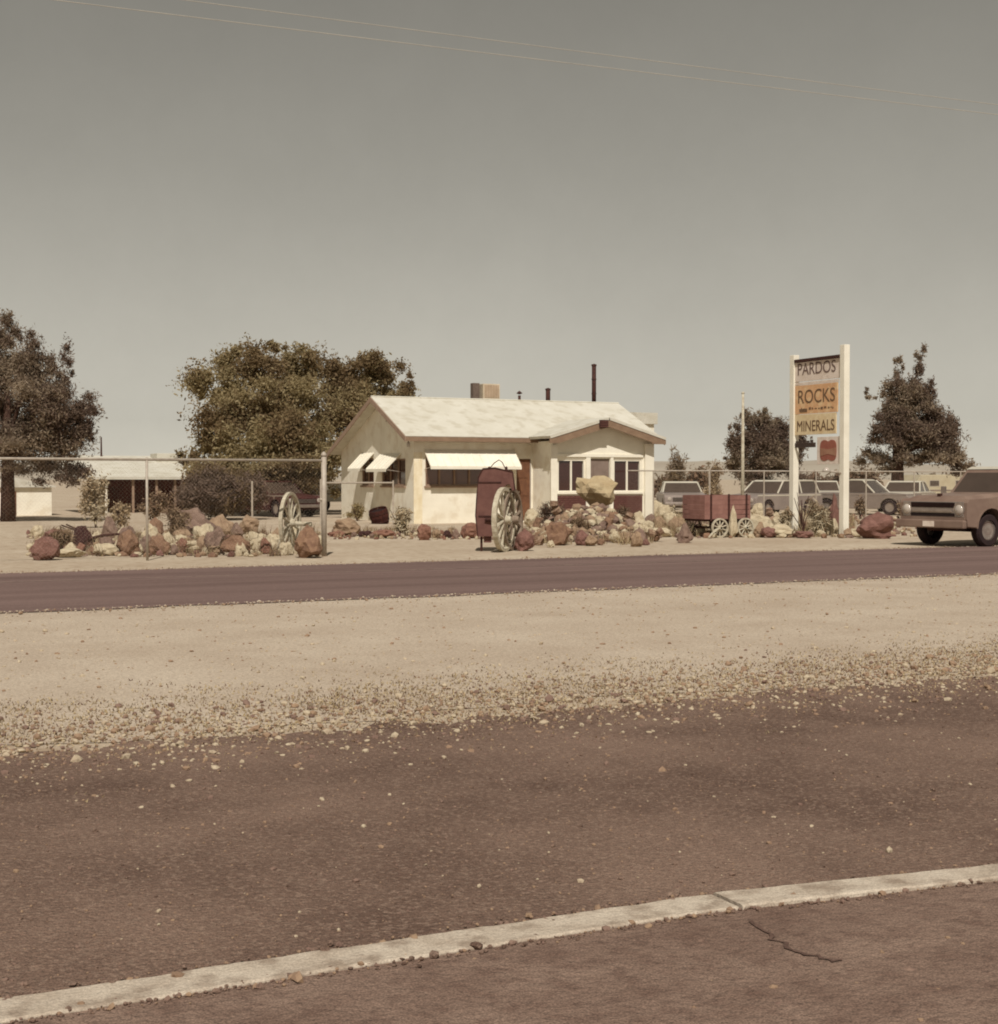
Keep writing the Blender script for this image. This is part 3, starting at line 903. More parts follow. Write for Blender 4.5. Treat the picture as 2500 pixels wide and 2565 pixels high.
# maroon brick skirt under the windows
sk = []
for u0, u1 in ((FU0 - .02, 5.74), (6.86, 8.02)):
    mb = MB(); mb.box(u0, u1, FV - .035, FV - .001, 0.0, .93); s_ = mb.build('brick_skirt', M_brick, house); sk.append((u0, u1, s_))
brick_me = None
for u0, u1, s_ in sk:
    z, rowi = 0.02, 0
    while z < .90:
        u = u0 + (0.06 if rowi % 2 else 0.0)
        while u + .19 < u1:
            if brick_me is None:
                bo = MB(); bo.box(0, .19, -.012, 0.006, 0, .062); b_ = bo.build('brick', M_brick, s_, bevel=0); brick_me = b_.data
            else:
                b_ = bpy.data.objects.new('brick', brick_me); COL.objects.link(b_); b_.parent = s_
            b_.location = (u, FV - .036, z)
            u += .205
        z += .075; rowi += 1
# corner posts of the front room
for u0 in (8.10,):
    mb = MB(); mb.box(u0, u0 + .36, FV - .10, FV - .003, 0, 2.74); mb.build('porch_post', M_white, house, bevel=.012)
mb = MB(); mb.box(FU0 - .10, FU0 + .14, FV - .07, FV - .003, 0, 2.66); mb.build('porch_post', M_white, house, bevel=.012)
mb = MB(); mb.box(5.7, 7.0, FV - .9, FV - .05, 0, .14); mb.build('porch_step', M_concrete, house, bevel=.01)

# flat-roofed rear addition
mb = MB(); mb.box(W + .02, 11.1, 2.6, 6.8, 0, 3.62); mb.build('rear_addition', M_stucco, house)
mb = MB(); mb.box(W + .38, 11.2, 2.5, 6.9, 3.62, 4.05); mb.build('parapet', M_roof, house)

# things on the roof: cooler, vents and stove pipes belong to the house
rz = lambda v: zb(v)
ck = MB(); ck.box(4.02, 4.70, 3.05, 3.85, 4.2, 5.0); cool = ck.build('roof_cooler', mat('tan_cooler_metal', C(218, 202, 176), C(204, 186, 158), scale=4), house, bevel=.015)
for q in range(9):
    s_ = MB(); s_.box(4.08 + q * .066, 4.115 + q * .066, 3.03, 3.049, 4.5, 4.95); s_.build('louvre', mat('tan_louvre', C(186, 158, 130)), cool)
mb = MB(); mb.box(3.66, 3.92, 3.15, 3.4, 4.2, 5.02); mb.build('roof_flue', mat('grey_flue_metal', C(122, 106, 94), C(104, 88, 78), scale=6), house, bevel=.01)
mb = MB(); mb.tube([(5.48, 3.0, 4.2), (5.48, 3.0, 4.6)], .05, 10)
fl = mb.build('roof_vent', M_iron, house, smooth=True)
mb = MB(); mb.lathe([(.0, .80), (.12, .70), (.02, .66)], (5.48, 3.0, 3.98), 'z', 12); mb.build('vent_cap', M_iron, fl)
mb = MB(); mb.tube([(6.68, 3.0, 4.2), (6.68, 3.0, 4.86)], .085, 12); mb.lathe([(.0, .02), (.11, -.02), (.09, -.09)], (6.68, 3.0, 4.90), 'z', 12)
mb.build('stove_pipe', M_iron, house, smooth=True)
mb = MB(); mb.tube([(8.66, 3.0, 4.2), (8.66, 3.0, 5.82)], .082, 12)
sp = mb.build('stove_pipe', M_iron, house, smooth=True)
for zz in (4.75, 5.3):
    MB().lathe([(.083, -.02), (.095, -.02), (.095, .02), (.083, .02)], (8.66, 3.0, zz), 'z', 12).build('pipe_band', M_iron, sp)
MB().lathe([(.0, .05), (.10, .02), (.10, -.04)], (8.66, 3.0, 5.84), 'z', 12).build('pipe_cap', M_iron, sp)

# ------------------------------------------------------------------ low building at the left
LB = G(205, 1283)
LB = at(205, 1283, 62); LB.z = 0
lb = empty('low_building', LB, 0, 'low building at the left with pale flat roof and dark red open front', 'building')
kL = ppm(LB)
LW = (470 - 195) / kL / 0.93
LBR = mat('dark_red_boards', C(104, 54, 44), C(78, 38, 34), scale=4, rough=0.85)
mb = MB(); mb.box(0.6, LW, 1.4, 1.55, 0, 1.78); mb.build('back_wall', LBR, lb)
nb = 22
for i in range(nb):
    u0 = 0.62 + (LW - 0.65) * i / nb
    mb = MB(); mb.box(u0, u0 + (LW - .65) / nb - .02, 1.365 - .008 * (i % 2), 1.398, 0.02, 1.74); mb.build('wall_board', LBR, lb)
mb = MB(); mb.box(LW - .15, LW, 0.2, 1.36, 0, 1.58); mb.build('end_wall', M_stucco, lb)
mb = MB(); mb.box(0.6, .8, .2, 1.36, 0, 1.58); mb.build('end_wall', M_stucco, lb)
mb = MB(); mb.add([(-.5, -.5, 1.60), (LW + .5, -.5, 1.60), (LW + .5, 5.2, 2.62), (-.5, 5.2, 2.62), (-.5, -.5, 1.48), (LW + .5, -.5, 1.48), (LW + .5, 5.2, 2.5), (-.5, 5.2, 2.5)],
          [(0, 1, 2, 3), (7, 6, 5, 4), (0, 4, 5, 1), (1, 5, 6, 2), (2, 6, 7, 3), (3, 7, 4, 0)])
rf = mb.build('roof', M_roof, lb)
mb = MB(); mb.box(1.2 + LW * .55, LW - .1, 3.4, 4.9, 2.2, 2.72); mb.build('roof_hatch', M_roof, rf, bevel=.02)
MB().tube([(LW * .34, 5.0, 2.4), (LW * .34, 5.0, 3.5)], [.05, .03], 8).build('roof_pipe', M_iron, rf)
for i, u in enumerate((1.0, LW * .42, LW * .62, LW * .78, LW - .1)):
    mb = MB(); mb.box(u - .05, u + .05, -.3, -.2, 0, 1.5); mb.build('porch_post', M_frame_tan if i else M_white, lb)

# white shed at the left edge under the tall tree
sp_ = at(60, 1285, 58); sp_.z = 0
sh = empty('white_shed', sp_, 0, 'small white shed half hidden below the tall tree at the left edge', 'shed')
mb = MB(); mb.box(-1.6, 1.1, 0, 2, 0, 1.15); mb.build('wall', M_stucco, sh)
mb = MB(); mb.prism([(-1.8, 1.16), (1.25, 1.16), (1.25, 1.22), (-.3, 1.55), (-1.8, 1.22)], 'y', -.15, 2.15); mb.build('roof', M_roof, sh)
mb = MB(); mb.box(-.9, -.3, -.03, -.002, 0.02, 1.0); mb.build('door', M_brown_door, sh)

# ------------------------------------------------------------------ fences
def chain_mesh(mb, x0, x1, z0, z1, y, cell=0.075, r_=0.0006):
    h = z1 - z0
    n_ = int((x1 - x0 + h) / cell)
    for s in (1, -1):
        for i in range(n_):
            xa = x0 - h + i * cell
            a, b_ = (xa, z0), (xa + h, z1)
            if a[0] < x0: a = (x0, z0 + (x0 - a[0]))
            if b_[0] > x1: b_ = (x1, z1 - (b_[0] - x1))
            if b_[0] - a[0] < .02: continue
            if s < 0:
                a, b_ = (x0 + x1 - a[0], a[1]), (x0 + x1 - b_[0], b_[1])
            mb.tube([(a[0], y + .001 * s, a[1]), (b_[0], y + .001 * s, b_[1])], r_, 3, cap=False)

# near fence, left of the drive
fp = G(812, 1393)
nf = empty('chain_link_fence', fp, 0, 'chain-link fence with pale top rail ending at a thick post left of the drive', 'fence')
zt = 1.86
xl = G(348, 1399).x - fp.x
x_end = -13.0
MB().tube([(0, 0, -.1), (0, 0, 1.96)], .052, 14).build('end_post', M_galv, nf, smooth=True)
MB().lathe([(0, .08), (.03, .06), (.058, .02), (.058, -.02), (.052, -.02)], (0, 0, 1.96), 'z', 14).build('post_cap', M_galv, nf, smooth=True)
MB().tube([(x_end, 0, zt), (-.03, 0, zt)], .026, 10).build('top_rail', M_galv, nf, smooth=True)
xp = xl
while xp > x_end:
    MB().tube([(xp, 0, -.1), (xp, 0, zt + .04)], .024, 8).build('line_post', M_galv, nf, smooth=True)
    xp -= abs(xl)
MB().tube([(-.03, 0, 1.1), (-.09, 0, 1.1)], .03, 8).build('rail_clamp', M_galv, nf)
mb = MB(); chain_mesh(mb, x_end, -.03, .05, zt - .02, 0.0)
o = mb.build('wire_mesh', M_wire, nf, fix=False); o['kind'] = 'stuff'

# inner fence by the house
p0 = G(632, 1322)
inf = empty('inner_fence', p0, 0, 'short inner pipe fence between the shade tree and the house', 'fence')
x1_ = at(727, 1320, p0.dot(FWD)).x - p0.x
p1 = at(632, 1205, p0.dot(FWD))
hf = p1.z
MB().tube([(0, 0, -.1), (0, 0, hf)], .03, 8).build('post', M_galv, inf)
MB().tube([(2.35, 0.4, -.1), (2.35, 0.4, hf + .06)], .03, 8).build('post', M_galv, inf)
MB().tube([(4.9, 0.6, -.1), (4.9, 0.6, hf + .02)], .03, 8).build('post', M_galv, inf)
MB().tube([(2.35, 0.4, hf - .06), (4.9, 0.6, hf - .06)], .028, 8).build('rail', M_galv, inf)

# far fence at the right, in front of the car lot
q = at(1914, 1180, 50)
ff = empty('car_lot_fence', (q.x, q.y, 0), 0, 'long chain-link fence in front of the parked cars at the right', 'fence')
zr = q.z
xs0 = at(1640, 1180, 46).x - q.x
MB().tube([(xs0, 0, zr), (26, 0, zr)], .022, 8).build('top_rail', M_galv, ff, smooth=True)
step = 2.3
xq = 0.0
k = -2
while k < 10:
    xx = k * step
    if xx > xs0:
        MB().tube([(xx, 0, -.1), (xx, 0, zr)], .024, 8).build('post', M_galv, ff)
    k += 1
arm = at(1822, 1180, 48).x - q.x
MB().tube([(arm, 0, 0), (arm, 0, zr), (arm + .22, -.1, zr + .42)], .03, 8).build('bent_post', M_galv, ff)
mb = MB(); chain_mesh(mb, xs0, 26, .05, zr - .02, 0.0, cell=.1, r_=.0007)
o = mb.build('wire_mesh', M_wire, ff, fix=False); o['kind'] = 'stuff'
# gate posts right of the tree trunk
q2 = G(2300, 1300)

# ------------------------------------------------------------------ flagpole and sign
fp_ = at(1860, 1290, 41); fp_.z = 0
fpo = empty('flagpole', fp_, 0, 'bare white flagpole standing left of the tall sign', 'flagpole')
ht = at(1860, 985, 41).z
MB().tube([(0, 0, -.1), (0, 0, ht * .5), (0, 0, ht)], [.058, .05, .034], 12).build('pole', M_wheelwhite, fpo, smooth=True)
MB().lathe([(0, .05), (.04, .03), (.05, 0), (.03, -.03)], (0, 0, ht), 'z', 10).build('finial', M_wheelwhite, fpo, smooth=True)
MB().lathe([(.14, 0), (.13, .08), (.06, .10)], (0, 0, 0), 'z', 12).build('base', M_concrete, fpo)

SL = G(1988, 1338)
SX = SL.x
sg = empty('roadside_sign', SL, 0, 'tall two-post roadside sign lettered PARDOS ROCKS MINERALS', 'sign')
LS = 2.08
MB().box(-.09, .09, -.09, .09, -.1, 4.86).build('post', M_white, sg, bevel=.01)
MB().box(-.09, .09, -LS - .09, -LS + .09, -.1, 4.97).build('post', M_white, sg, bevel=.01)
# boards span between the posts; the face that shows looks towards -X
M_sign_pink = mat('faded_pinkish_board', C(226, 212, 198, 1.0), C(212, 196, 180, 1.0), scale=3, c=C(190, 170, 150, 1.0), c_scale=9, c_amount=.4)
M_sign_orange = mat('faded_orange_board', C(218, 174, 130, 1.0), C(204, 158, 116, 1.0), scale=2.2, c=C(226, 198, 154, 1.0), c_scale=5, c_amount=0.8)
M_sign_tan = mat('faded_yellow_board', C(226, 208, 170, 1.0), C(214, 190, 148, 1.0), scale=3, c=C(200, 170, 130, 1.0), c_scale=8, c_amount=.4)
M_letter = mat('dark_sign_letters', C(128, 106, 98), C(112, 90, 82), scale=6)
M_letter2 = mat('brown_sign_letters', C(132, 106, 80), C(114, 88, 66), scale=6)
y0, y1 = -LS + .10, -.10
def board(name, z0, z1, m, parent, ya=y0, yb=y1, t=.03, xo=0):
    return MB().box(-.05 - xo, -.05 - xo + t, ya, yb, z0, z1).build(name, m, parent, bevel=.004)
def zpx(px, py):
    """height of a pixel on the sign's plane"""
    d = ray(px, py)
    t_ = SX / d.x
    return EYE + d.z * t_, d.y * t_ - SL.y
zz = lambda py, px=2050: zpx(px, py)[0]
cap_z = zz(898)
cb = board('top_plank', cap_z - .05, cap_z + .03, M_iron, sg, t=.12, xo=.04)
b1 = board('name_board', zz(952), cap_z - .055, M_sign_pink, sg)
b1b = board('blank_board', zz(961), zz(954), M_sign_pink, sg, ya=y0 + .1)
b2 = board('rocks_board', zz(1035), zz(962), M_sign_orange, sg, ya=y0 + .12)
b3 = board('minerals_board', zz(1088), zz(1036), M_sign_tan, sg, ya=y0 + .18)

def text_on(parent, s, m, yl, yr, z0, z1, name='lettering', x=-.0835, squeeze=1.0):
    """lettering as a thin mesh on the -X face; reads from far post (left) to near post (right)"""
    cu = bpy.data.curves.new('text', 'FONT')
    cu.body = s
    cu.size = 1.0
    cu.extrude = 0.0
    ob = bpy.data.objects.new('text', cu)
    COL.objects.link(ob)
    bpy.context.view_layer.update()
    dg = bpy.context.evaluated_depsgraph_get()
    me = bpy.data.meshes.new_from_object(ob.evaluated_get(dg))
    bpy.data.objects.remove(ob)
    xs = [v.co.x for v in me.vertices]; ys = [v.co.y for v in me.vertices]
    mx0, mx1, my0, my1 = min(xs), max(xs), min(ys), max(ys)
    bm = bmesh.new(); bm.from_mesh(me)
    bmesh.ops.triangulate(bm, faces=bm.faces)
    for v in bm.verts:
        a = (v.co.x - mx0) / (mx1 - mx0); c_ = (v.co.y - my0) / (my1 - my0)
        v.co = (x, yl + (yr - yl) * a, z0 + (z1 - z0) * c_)
    r_ = bmesh.ops.extrude_face_region(bm, geom=list(bm.faces))
    for e in r_['geom']:
        if isinstance(e, bmesh.types.BMVert): e.co.x -= .006
    bmesh.ops.recalc_face_normals(bm, faces=bm.faces)
    bm.to_mesh(me); bm.free()
    me.materials.clear(); me.materials.append(m)
    o = bpy.data.objects.new(name, me); COL.objects.link(o); o.parent = parent
    return o
text_on(b1, 'PARDOS', M_letter, -.22, -LS + .30, zz(936), zz(906), x=-.0505)
text_on(b2, 'ROCKS', M_letter2, -.24, -LS + .32, zz(1008), zz(974), x=-.0505)
text_on(b3, 'MINERALS', M_letter2, -.20, -LS + .34, zz(1079), zz(1052), x=-.0505)
# illegible small line of lettering between the two words: short painted strokes
mb = MB()
rnd = random.Random(4)
yy = -.28
while yy > -LS + .36:
    w_ = rnd.uniform(.03, .10)
    hgt = rnd.uniform(.02, .07)
    zc = zz(1023) + rnd.uniform(-.02, .02)
    mb.box(-.056, -.0505, yy - w_, yy, zc - hgt / 2, zc + hgt / 2)
    yy -= w_ + rnd.uniform(.03, .07)
mb.build('small_lettering', M_letter2, b2)
mb = MB(); mb.box(-.057, -.0505, -.62, -.30, zz(1030), zz(1022)); mb.build('arrow_mark', M_letter2, b2)
# lower small plaques
dk = board('small_dark_plaque', zz(1120), zz(1108), mat('dark_plaque', C(84, 68, 58), C(70, 56, 48), scale=6), sg, ya=-.95, yb=-.10)
mb = MB()
for i in range(5):
    mb.box(-.05, -.03, -.24 - i * .155, -.13 - i * .155, zz(1108) + .002, zz(1108) + .05 + .05 * ((i * 7) % 3) / 2)
mb.build('plaque_crest', MATS['dark_plaque'], dk)
wb = board('logo_board', zz(1163), zz(1095), M_sign_pink, sg, ya=y0 + .02, yb=-LS * .50)
yc, zc = (y0 + .02 - LS * .50) / 2, (zz(1163) + zz(1095)) / 2
M_red1 = mat('faded_red_paint', C(172, 108, 90), C(156, 94, 78), scale=5)
M_red2 = mat('faded_salmon_paint', C(182, 138, 112), C(168, 122, 98), scale=5)
def lobes(rw, rh, n_=48, notch=.16):
    out = []
    for i in range(n_):
        t_ = 2 * PI * i / n_
        cs, sn = math.cos(t_), math.sin(t_)
        p = 4.0
        rr = (abs(cs) ** p + abs(sn) ** p) ** (-1 / p)
        nz = 1 - notch * math.exp(-(cs / .22) ** 2)
        out.append((yc + rw * cs * rr * .98, zc + rh * sn * rr * nz))
    return out
MB().prism(lobes(.34, .28), 'x', -.058, -.0505).build('red_emblem', M_red1, wb)
MB().prism([(yc - .31, zc - .15), (yc, zc - .09), (yc + .31, zc - .15), (yc + .32, zc + .07), (yc, zc + .03), (yc - .32, zc + .07)], 'x', -.064, -.0585).build('emblem_band', M_red2, wb)
# lamp bracket on the near post
MB().tube([(-.09, -LS, zz(1185)), (-.16, -LS + .32, zz(1182)), (-.16, -LS + .5, zz(1190))], .02, 6).build('lamp_bracket', M_galv, sg)
MB().lathe([(0, .08), (.06, .06), (.12, -.03), (.10, -.05), (0, -.05)], (-.16, -LS + .52, zz(1178)), 'z', 12).build('sign_lamp', M_lamp, sg, smooth=True)

# ------------------------------------------------------------------ rocks
def rock_mesh(seed, sub=3, pointy=0.0, facets=8, rough=0.34):
    rnd = random.Random(seed)
    bm = bmesh.new()
    bmesh.ops.create_icosphere(bm, subdivisions=sub, radius=1.0)
    planes = []
    for q in range(facets):
        d = Vector((rnd.gauss(0, 1), rnd.gauss(0, 1), rnd.gauss(0, .8))).normalized()
        planes.append((d, rnd.uniform(.62, .9)))
    off = Vector((rnd.uniform(0, 50), rnd.uniform(0, 50), rnd.uniform(0, 50)))
    for v in bm.verts:
        p = v.co.copy()
        for d, h in planes:
            e = p.dot(d) - h
            if e > 0: p -= d * e * .92
        p *= 1 + rough * mnoise.noise(p * 1.6 + off) + rough * .5 * mnoise.noise(p * 4.2 + off)
        if pointy:
            t_ = max(0.0, min(1.0, (p.z + 1) / 2))
            k_ = 1.15 - pointy * t_
            p.x *= k_; p.y *= k_
        v.co = p
    mn = min(v.co.z for v in bm.verts); mx = max(v.co.z for v in bm.verts)
    xw = max(v.co.x for v in bm.verts) - min(v.co.x for v in bm.verts)
    yw = max(v.co.y for v in bm.verts) - min(v.co.y for v in bm.verts)
    for v in bm.verts:
        v.co.z = (v.co.z - mn) / (mx - mn)
        v.co.x /= xw; v.co.y /= yw
        v.co.z = v.co.z * 1.08 - .08
    me = bpy.data.meshes.new('rock')
    bm.to_mesh(me); bm.free()
    return me

RM = {
 'brown': mat('brown_rock', C(148, 116, 92), C(122, 92, 74), scale=5, rough=.95, bump=.7, bump_scale=18, c=C(160, 128, 100), c_scale=9, c_amount=.5),
 'red': mat('red_brown_rock', C(152, 112, 92), C(126, 88, 74), scale=5, rough=.95, bump=.7, bump_scale=18),
 'maroon': mat('maroon_rock', C(144, 106, 94), C(116, 82, 72), scale=5, rough=.95, bump=.7, bump_scale=18),
 'dark': mat('dark_rock', C(82, 54, 48), C(62, 38, 36), scale=5, rough=.95, bump=.7, bump_scale=18),
 'tan': mat('tan_rock', C(172, 146, 118), C(146, 120, 96), scale=5, rough=.95, bump=.6, bump_scale=18),
 'grey': mat('grey_brown_rock', C(146, 122, 106), C(120, 96, 84), scale=5, rough=.95, bump=.6, bump_scale=18),
 'pale': mat('pale_rock', C(210, 196, 166), C(184, 166, 136), scale=5, rough=.95, bump=.5, bump_scale=18),
 'yellow': mat('yellowish_rock', C(196, 178, 142), C(176, 154, 118), scale=4, rough=.95, bump=.5, bump_scale=14, c=C(172, 150, 120), c_scale=7, c_amount=.5),
}
_rk = [100]
def rock(label, px, py, w, h, kind, pointy=0.0, tilt=0.0, depth=.85, name='rock', group=None, z=0.0, flip=False):
    _rk[0] += 1
    me = rock_mesh(_rk[0], pointy=pointy)
    if flip:
        for v in me.vertices:
            v.co.z = 1 - v.co.z
    me.materials.append(RM[kind])
    b_ = G(px, py) if z == 0 else G(px, py, z)
    k_ = ppm(b_)
    o = bpy.data.objects.new(name, me)
    COL.objects.link(o)
    o.location = b_
    o.scale = (w / k_ * 1.04, w / k_ * depth, h / k_)
    o.rotation_euler = (0, tilt, YAW + random.uniform(-.5, .5) if not tilt else YAW)
    return tag(o, label, 'rock', group)

rock('brown rounded cone boulder touching the thin left fence post', 322, 1392, 62, 66, 'brown', .45)
rock('dark brown low boulder just right of the thin left fence post', 398, 1390, 58, 50, 'brown', .3)
rock('greyish tan leaning boulder along the left fence', 530, 1388, 50, 60, 'grey', .15, tilt=.18)
rock('wide brown cone boulder between the leaning boulder and the wagon wheel', 594, 1391, 74, 56, 'brown', .6)
rock('large grey-brown mound boulder in the left rock garden', 478, 1347, 112, 76, 'grey', .45)
rock('tan domed boulder right of the large grey mound', 555, 1345, 64, 58, 'tan', .35)
rock('tan domed boulder behind the inner pipe fence', 622, 1338, 58, 50, 'tan', .35)
rock('tall brown pointed boulder against the thick fence end post', 774, 1397, 78, 84, 'brown', .8)
rock('flat pale stone slab resting low beside the leaning boulder', 478, 1384, 92, 30, 'pale', .1)
rock('white stone chunk left of the flat pale slab', 418, 1362, 34, 30, 'pale')
rock('white stone chunk above the flat pale slab', 452, 1364, 32, 26, 'pale')
rock('big maroon rock at the far left edge by the road', 112, 1403, 70, 62, 'maroon', .2)
rock('maroon flat-topped rock behind the far left maroon rock', 150, 1372, 74, 50, 'maroon')
rock('almost black upright rock in the left garden', 204, 1378, 40, 62, 'dark', .3)
rock('long pale low rock left of the wagon wheel', 660, 1380, 78, 34, 'pale')
rock('white rounded rock behind the tall pointed boulder', 797, 1372, 30, 32, 'pale')
rock('pale lumpy rock below the almost black rock', 175, 1396, 76, 26, 'pale', .2)
rock('cream rock right of the almost black rock', 262, 1392, 64, 32, 'pale', .3)
rock('tan mound of earth and rock right of the fence end post', 868, 1342, 70, 46, 'tan', .4)
rock('flat brown rock at the left of the drive', 845, 1344, 44, 16, 'red')
rock('small dark rock in the bed before the shaded wall', 921, 1346, 26, 18, 'dark', .3)
rock('long pinkish rock in the bed before the pale spiky plant', 962, 1348, 64, 22, 'red')
rock('red-brown block in the bed below the house corner', 1064, 1353, 38, 42, 'red', .1)
rock('red-brown round rock beside the maroon farm machine', 1180, 1348, 48, 40, 'red', .1)
rock('small dark pointed rock below the front awning window', 1120, 1348, 22, 20, 'dark', .6)
rock('small grey pointed rock below the front awning window', 1142, 1350, 20, 26, 'grey', .8)
rock('small white rock at the foot of the front wall', 1093, 1349, 20, 18, 'pale', .3)
rock('maroon pointed rock right of the maroon farm machine', 1316, 1380, 52, 52, 'maroon', .6)
rock('golden-brown leaning slab in the porch rubble', 1388, 1366, 62, 62, 'brown', .2, tilt=.5)
rock('dark rock in the middle of the porch rubble', 1424, 1352, 28, 34, 'dark', .4)
rock('grey pair rock in front of the porch rubble', 1458, 1358, 42, 30, 'grey', .4)
rock('grey-brown triangular rock in front of the porch right window', 1600, 1358, 46, 40, 'grey', .95)
rock('grey-brown pointed rock between the porch and the maroon wagon', 1716, 1360, 40, 52, 'grey', .8)
rock('cream lumpy boulder right of the maroon wagon', 1895, 1343, 78, 56, 'pale', .25)
rock('pale rounded boulder left of the left sign post', 1955, 1346, 76, 34, 'pale', .2)
rock('dark red arched rock left of the left sign post', 1925, 1347, 40, 28, 'maroon', .2)
rock('dark red low rock at the foot of the left sign post', 2012, 1348, 52, 18, 'maroon', .2)
rock('pale chunky rock between the sign posts', 2045, 1325, 44, 38, 'pale', .3)
rock('cream rock at the foot of the near sign post', 2085, 1330, 36, 26, 'pale', .3)
rock('big maroon-brown boulder right of the sign', 2198, 1349, 90, 68, 'maroon', .12)
rock('pale rock left of the big maroon-brown boulder', 2140, 1345, 50, 22, 'pale', .3)
rock('pale rock between the porch corner and the pointed rock', 1650, 1345, 60, 24, 'pale', .3)
# dark stump by the near sign post
rock('tall dark weathered stump beside the near sign post', 2090, 1338, 26, 104, 'maroon', .25, name='stump', depth=1.0)['category'] = 'stump'
# standing stone
rock('white pointed standing stone before the maroon wagon', 1836, 1346, 24, 82, 'pale', .75, name='standing_stone', depth=1.0)

def rock_row(label, group, spots, seed):
    rnd = random.Random(seed)
    words = {'brown': 'brown', 'tan': 'tan', 'grey': 'grey-brown', 'pale': 'pale', 'red': 'reddish', 'maroon': 'maroon', 'dark': 'dark'}
    for row, (px0, px1, py0, py1, n_, w0, w1, kinds) in enumerate(spots):
        count = {}
        for i in range(n_):
            px = px0 + (px1 - px0) * (i + rnd.uniform(.1, .9)) / n_
            w = rnd.uniform(w0, w1)
            kd = rnd.choice(kinds)
            count[kd] = count.get(kd, 0) + 1
            nth = ['first', 'second', 'third', 'fourth', 'fifth', 'sixth', 'seventh', 'eighth', 'ninth', 'tenth', 'eleventh', 'twelfth', 'thirteenth',
                   'fourteenth', 'fifteenth', 'sixteenth', 'seventeenth', 'eighteenth', 'nineteenth', 'twentieth'][count[kd] - 1]
            where = label if len(spots) == 1 else ('front row ' if row == 0 else 'back row ') + label
            rock(nth + ' small ' + words[kd] + ' rock from the left, ' + where, px, rnd.uniform(py0, py1), w, w * rnd.uniform(.7, 1.35), kd, rnd.uniform(.1, .75), group=group)
rock_row('along the left fence', 'rocks packed along the left fence',
         [(90, 800, 1380, 1393, 24, 20, 44, ['brown', 'tan', 'grey', 'pale', 'red', 'pale']), (90, 800, 1345, 1372, 22, 24, 48, ['tan', 'grey', 'pale', 'brown', 'pale'])], 301)
rock_row('before the porch', 'rocks jumbled before the porch',
         [(1295, 1645, 1352, 1372, 16, 18, 40, ['grey', 'tan', 'pale', 'brown', 'maroon']), (1330, 1640, 1316, 1345, 22, 22, 46, ['tan', 'pale', 'grey', 'pale', 'brown'])], 302)
rock_row('between porch and sign', 'pale rocks between the porch and the sign',
         [(1650, 2140, 1330, 1347, 20, 18, 38, ['pale', 'tan', 'pale', 'grey']), (1640, 2130, 1298, 1326, 26, 20, 44, ['pale', 'tan', 'pale', 'pale', 'grey'])], 303)
rock_row('edging the bed before the house', 'small rocks edging the house bed',
         [(835, 1190, 1340, 1351, 16, 12, 26, ['pale', 'tan', 'red', 'grey', 'dark'])], 304)

def rubble(name, label, px0, px1, py0, py1, n_, smin, smax, kinds, seed, mound=0.0):
    g = np.random.default_rng(seed)
    P = []
    for i in range(n_):
        a, b_ = g.uniform(px0, px1), g.uniform(py0, py1)
        p = G(a, b_)
        t_ = (a - px0) / (px1 - px0) * 2 - 1
        s_ = (b_ - py0) / (py1 - py0) * 2 - 1
        z = mound * max(0, 1 - abs(t_) ** 1.6) * max(0, 1 - abs(s_) ** 1.5) * (0.85 + .3 * g.random())
        P.append((p.x, p.y, z))
    o = scatter_stones(name, np.array(P), g.uniform(smin, smax, n_), [RM[k_] for k_ in kinds], seed, squash=(.5, 1.0))
    return tag(o, label, 'rubble', kind='stuff')
def rubble_core(px0, px1, py0, py1, mound, m, name, label):
    """the earth heap under the stones"""
    vs, fs = [], []
    N, Mm = 22, 10
    for i in range(N):
        for j in range(Mm):
            a, b_ = px0 + (px1 - px0) * i / (N - 1), py0 + (py1 - py0) * j / (Mm - 1)
            p = G(a, b_)
            t_, s_ = i / (N - 1) * 2 - 1, j / (Mm - 1) * 2 - 1
            z = mound * max(0, 1 - abs(t_) ** 1.6) * max(0, 1 - abs(s_) ** 1.5) * (.9 + .2 * mnoise.noise((i * .7, j * .9, 3)))
            vs.append((p.x, p.y, z + .003))
    for i in range(N - 1):
        for j in range(Mm - 1):
            a = i * Mm + j
            fs.append((a, a + Mm, a + Mm + 1, a + 1))
    return tag(MB().add(vs, fs).build(name, m), label, 'mound', kind='stuff')
rubble('porch_rubble', 'heap of mixed pale and brown rocks piled before the porch', 1335, 1625, 1322, 1358, 800, .04, .17, ['grey', 'tan', 'brown', 'pale', 'tan', 'pale', 'pale', 'grey'], 71, .66)
rubble_core(1335, 1625, 1320, 1358, .62, M_soil, 'rock_heap', 'low earth heap under the porch rocks')
rubble('left_rubble', 'small pale and brown stones strewn through the left rock garden', 70, 800, 1335, 1396, 520, .03, .11, ['pale', 'tan', 'brown', 'pale', 'grey', 'maroon'], 72, .05)
rubble('bed_rubble', 'small stones edging the bed before the white house', 835, 1330, 1338, 1352, 220, .02, .07, ['pale', 'tan', 'grey', 'red', 'pale'], 73, .03)
rubble('right_rubble', 'pale stones heaped round the sign and the maroon wagon', 1640, 2140, 1300, 1348, 620, .03, .12, ['pale', 'pale', 'tan', 'grey', 'pale', 'brown'], 74, .18)
rubble('far_rubble', 'scattered stones below the parked cars at the right', 2120, 2330, 1290, 1345, 160, .03, .1, ['tan', 'grey', 'pale', 'maroon'], 75, .05)
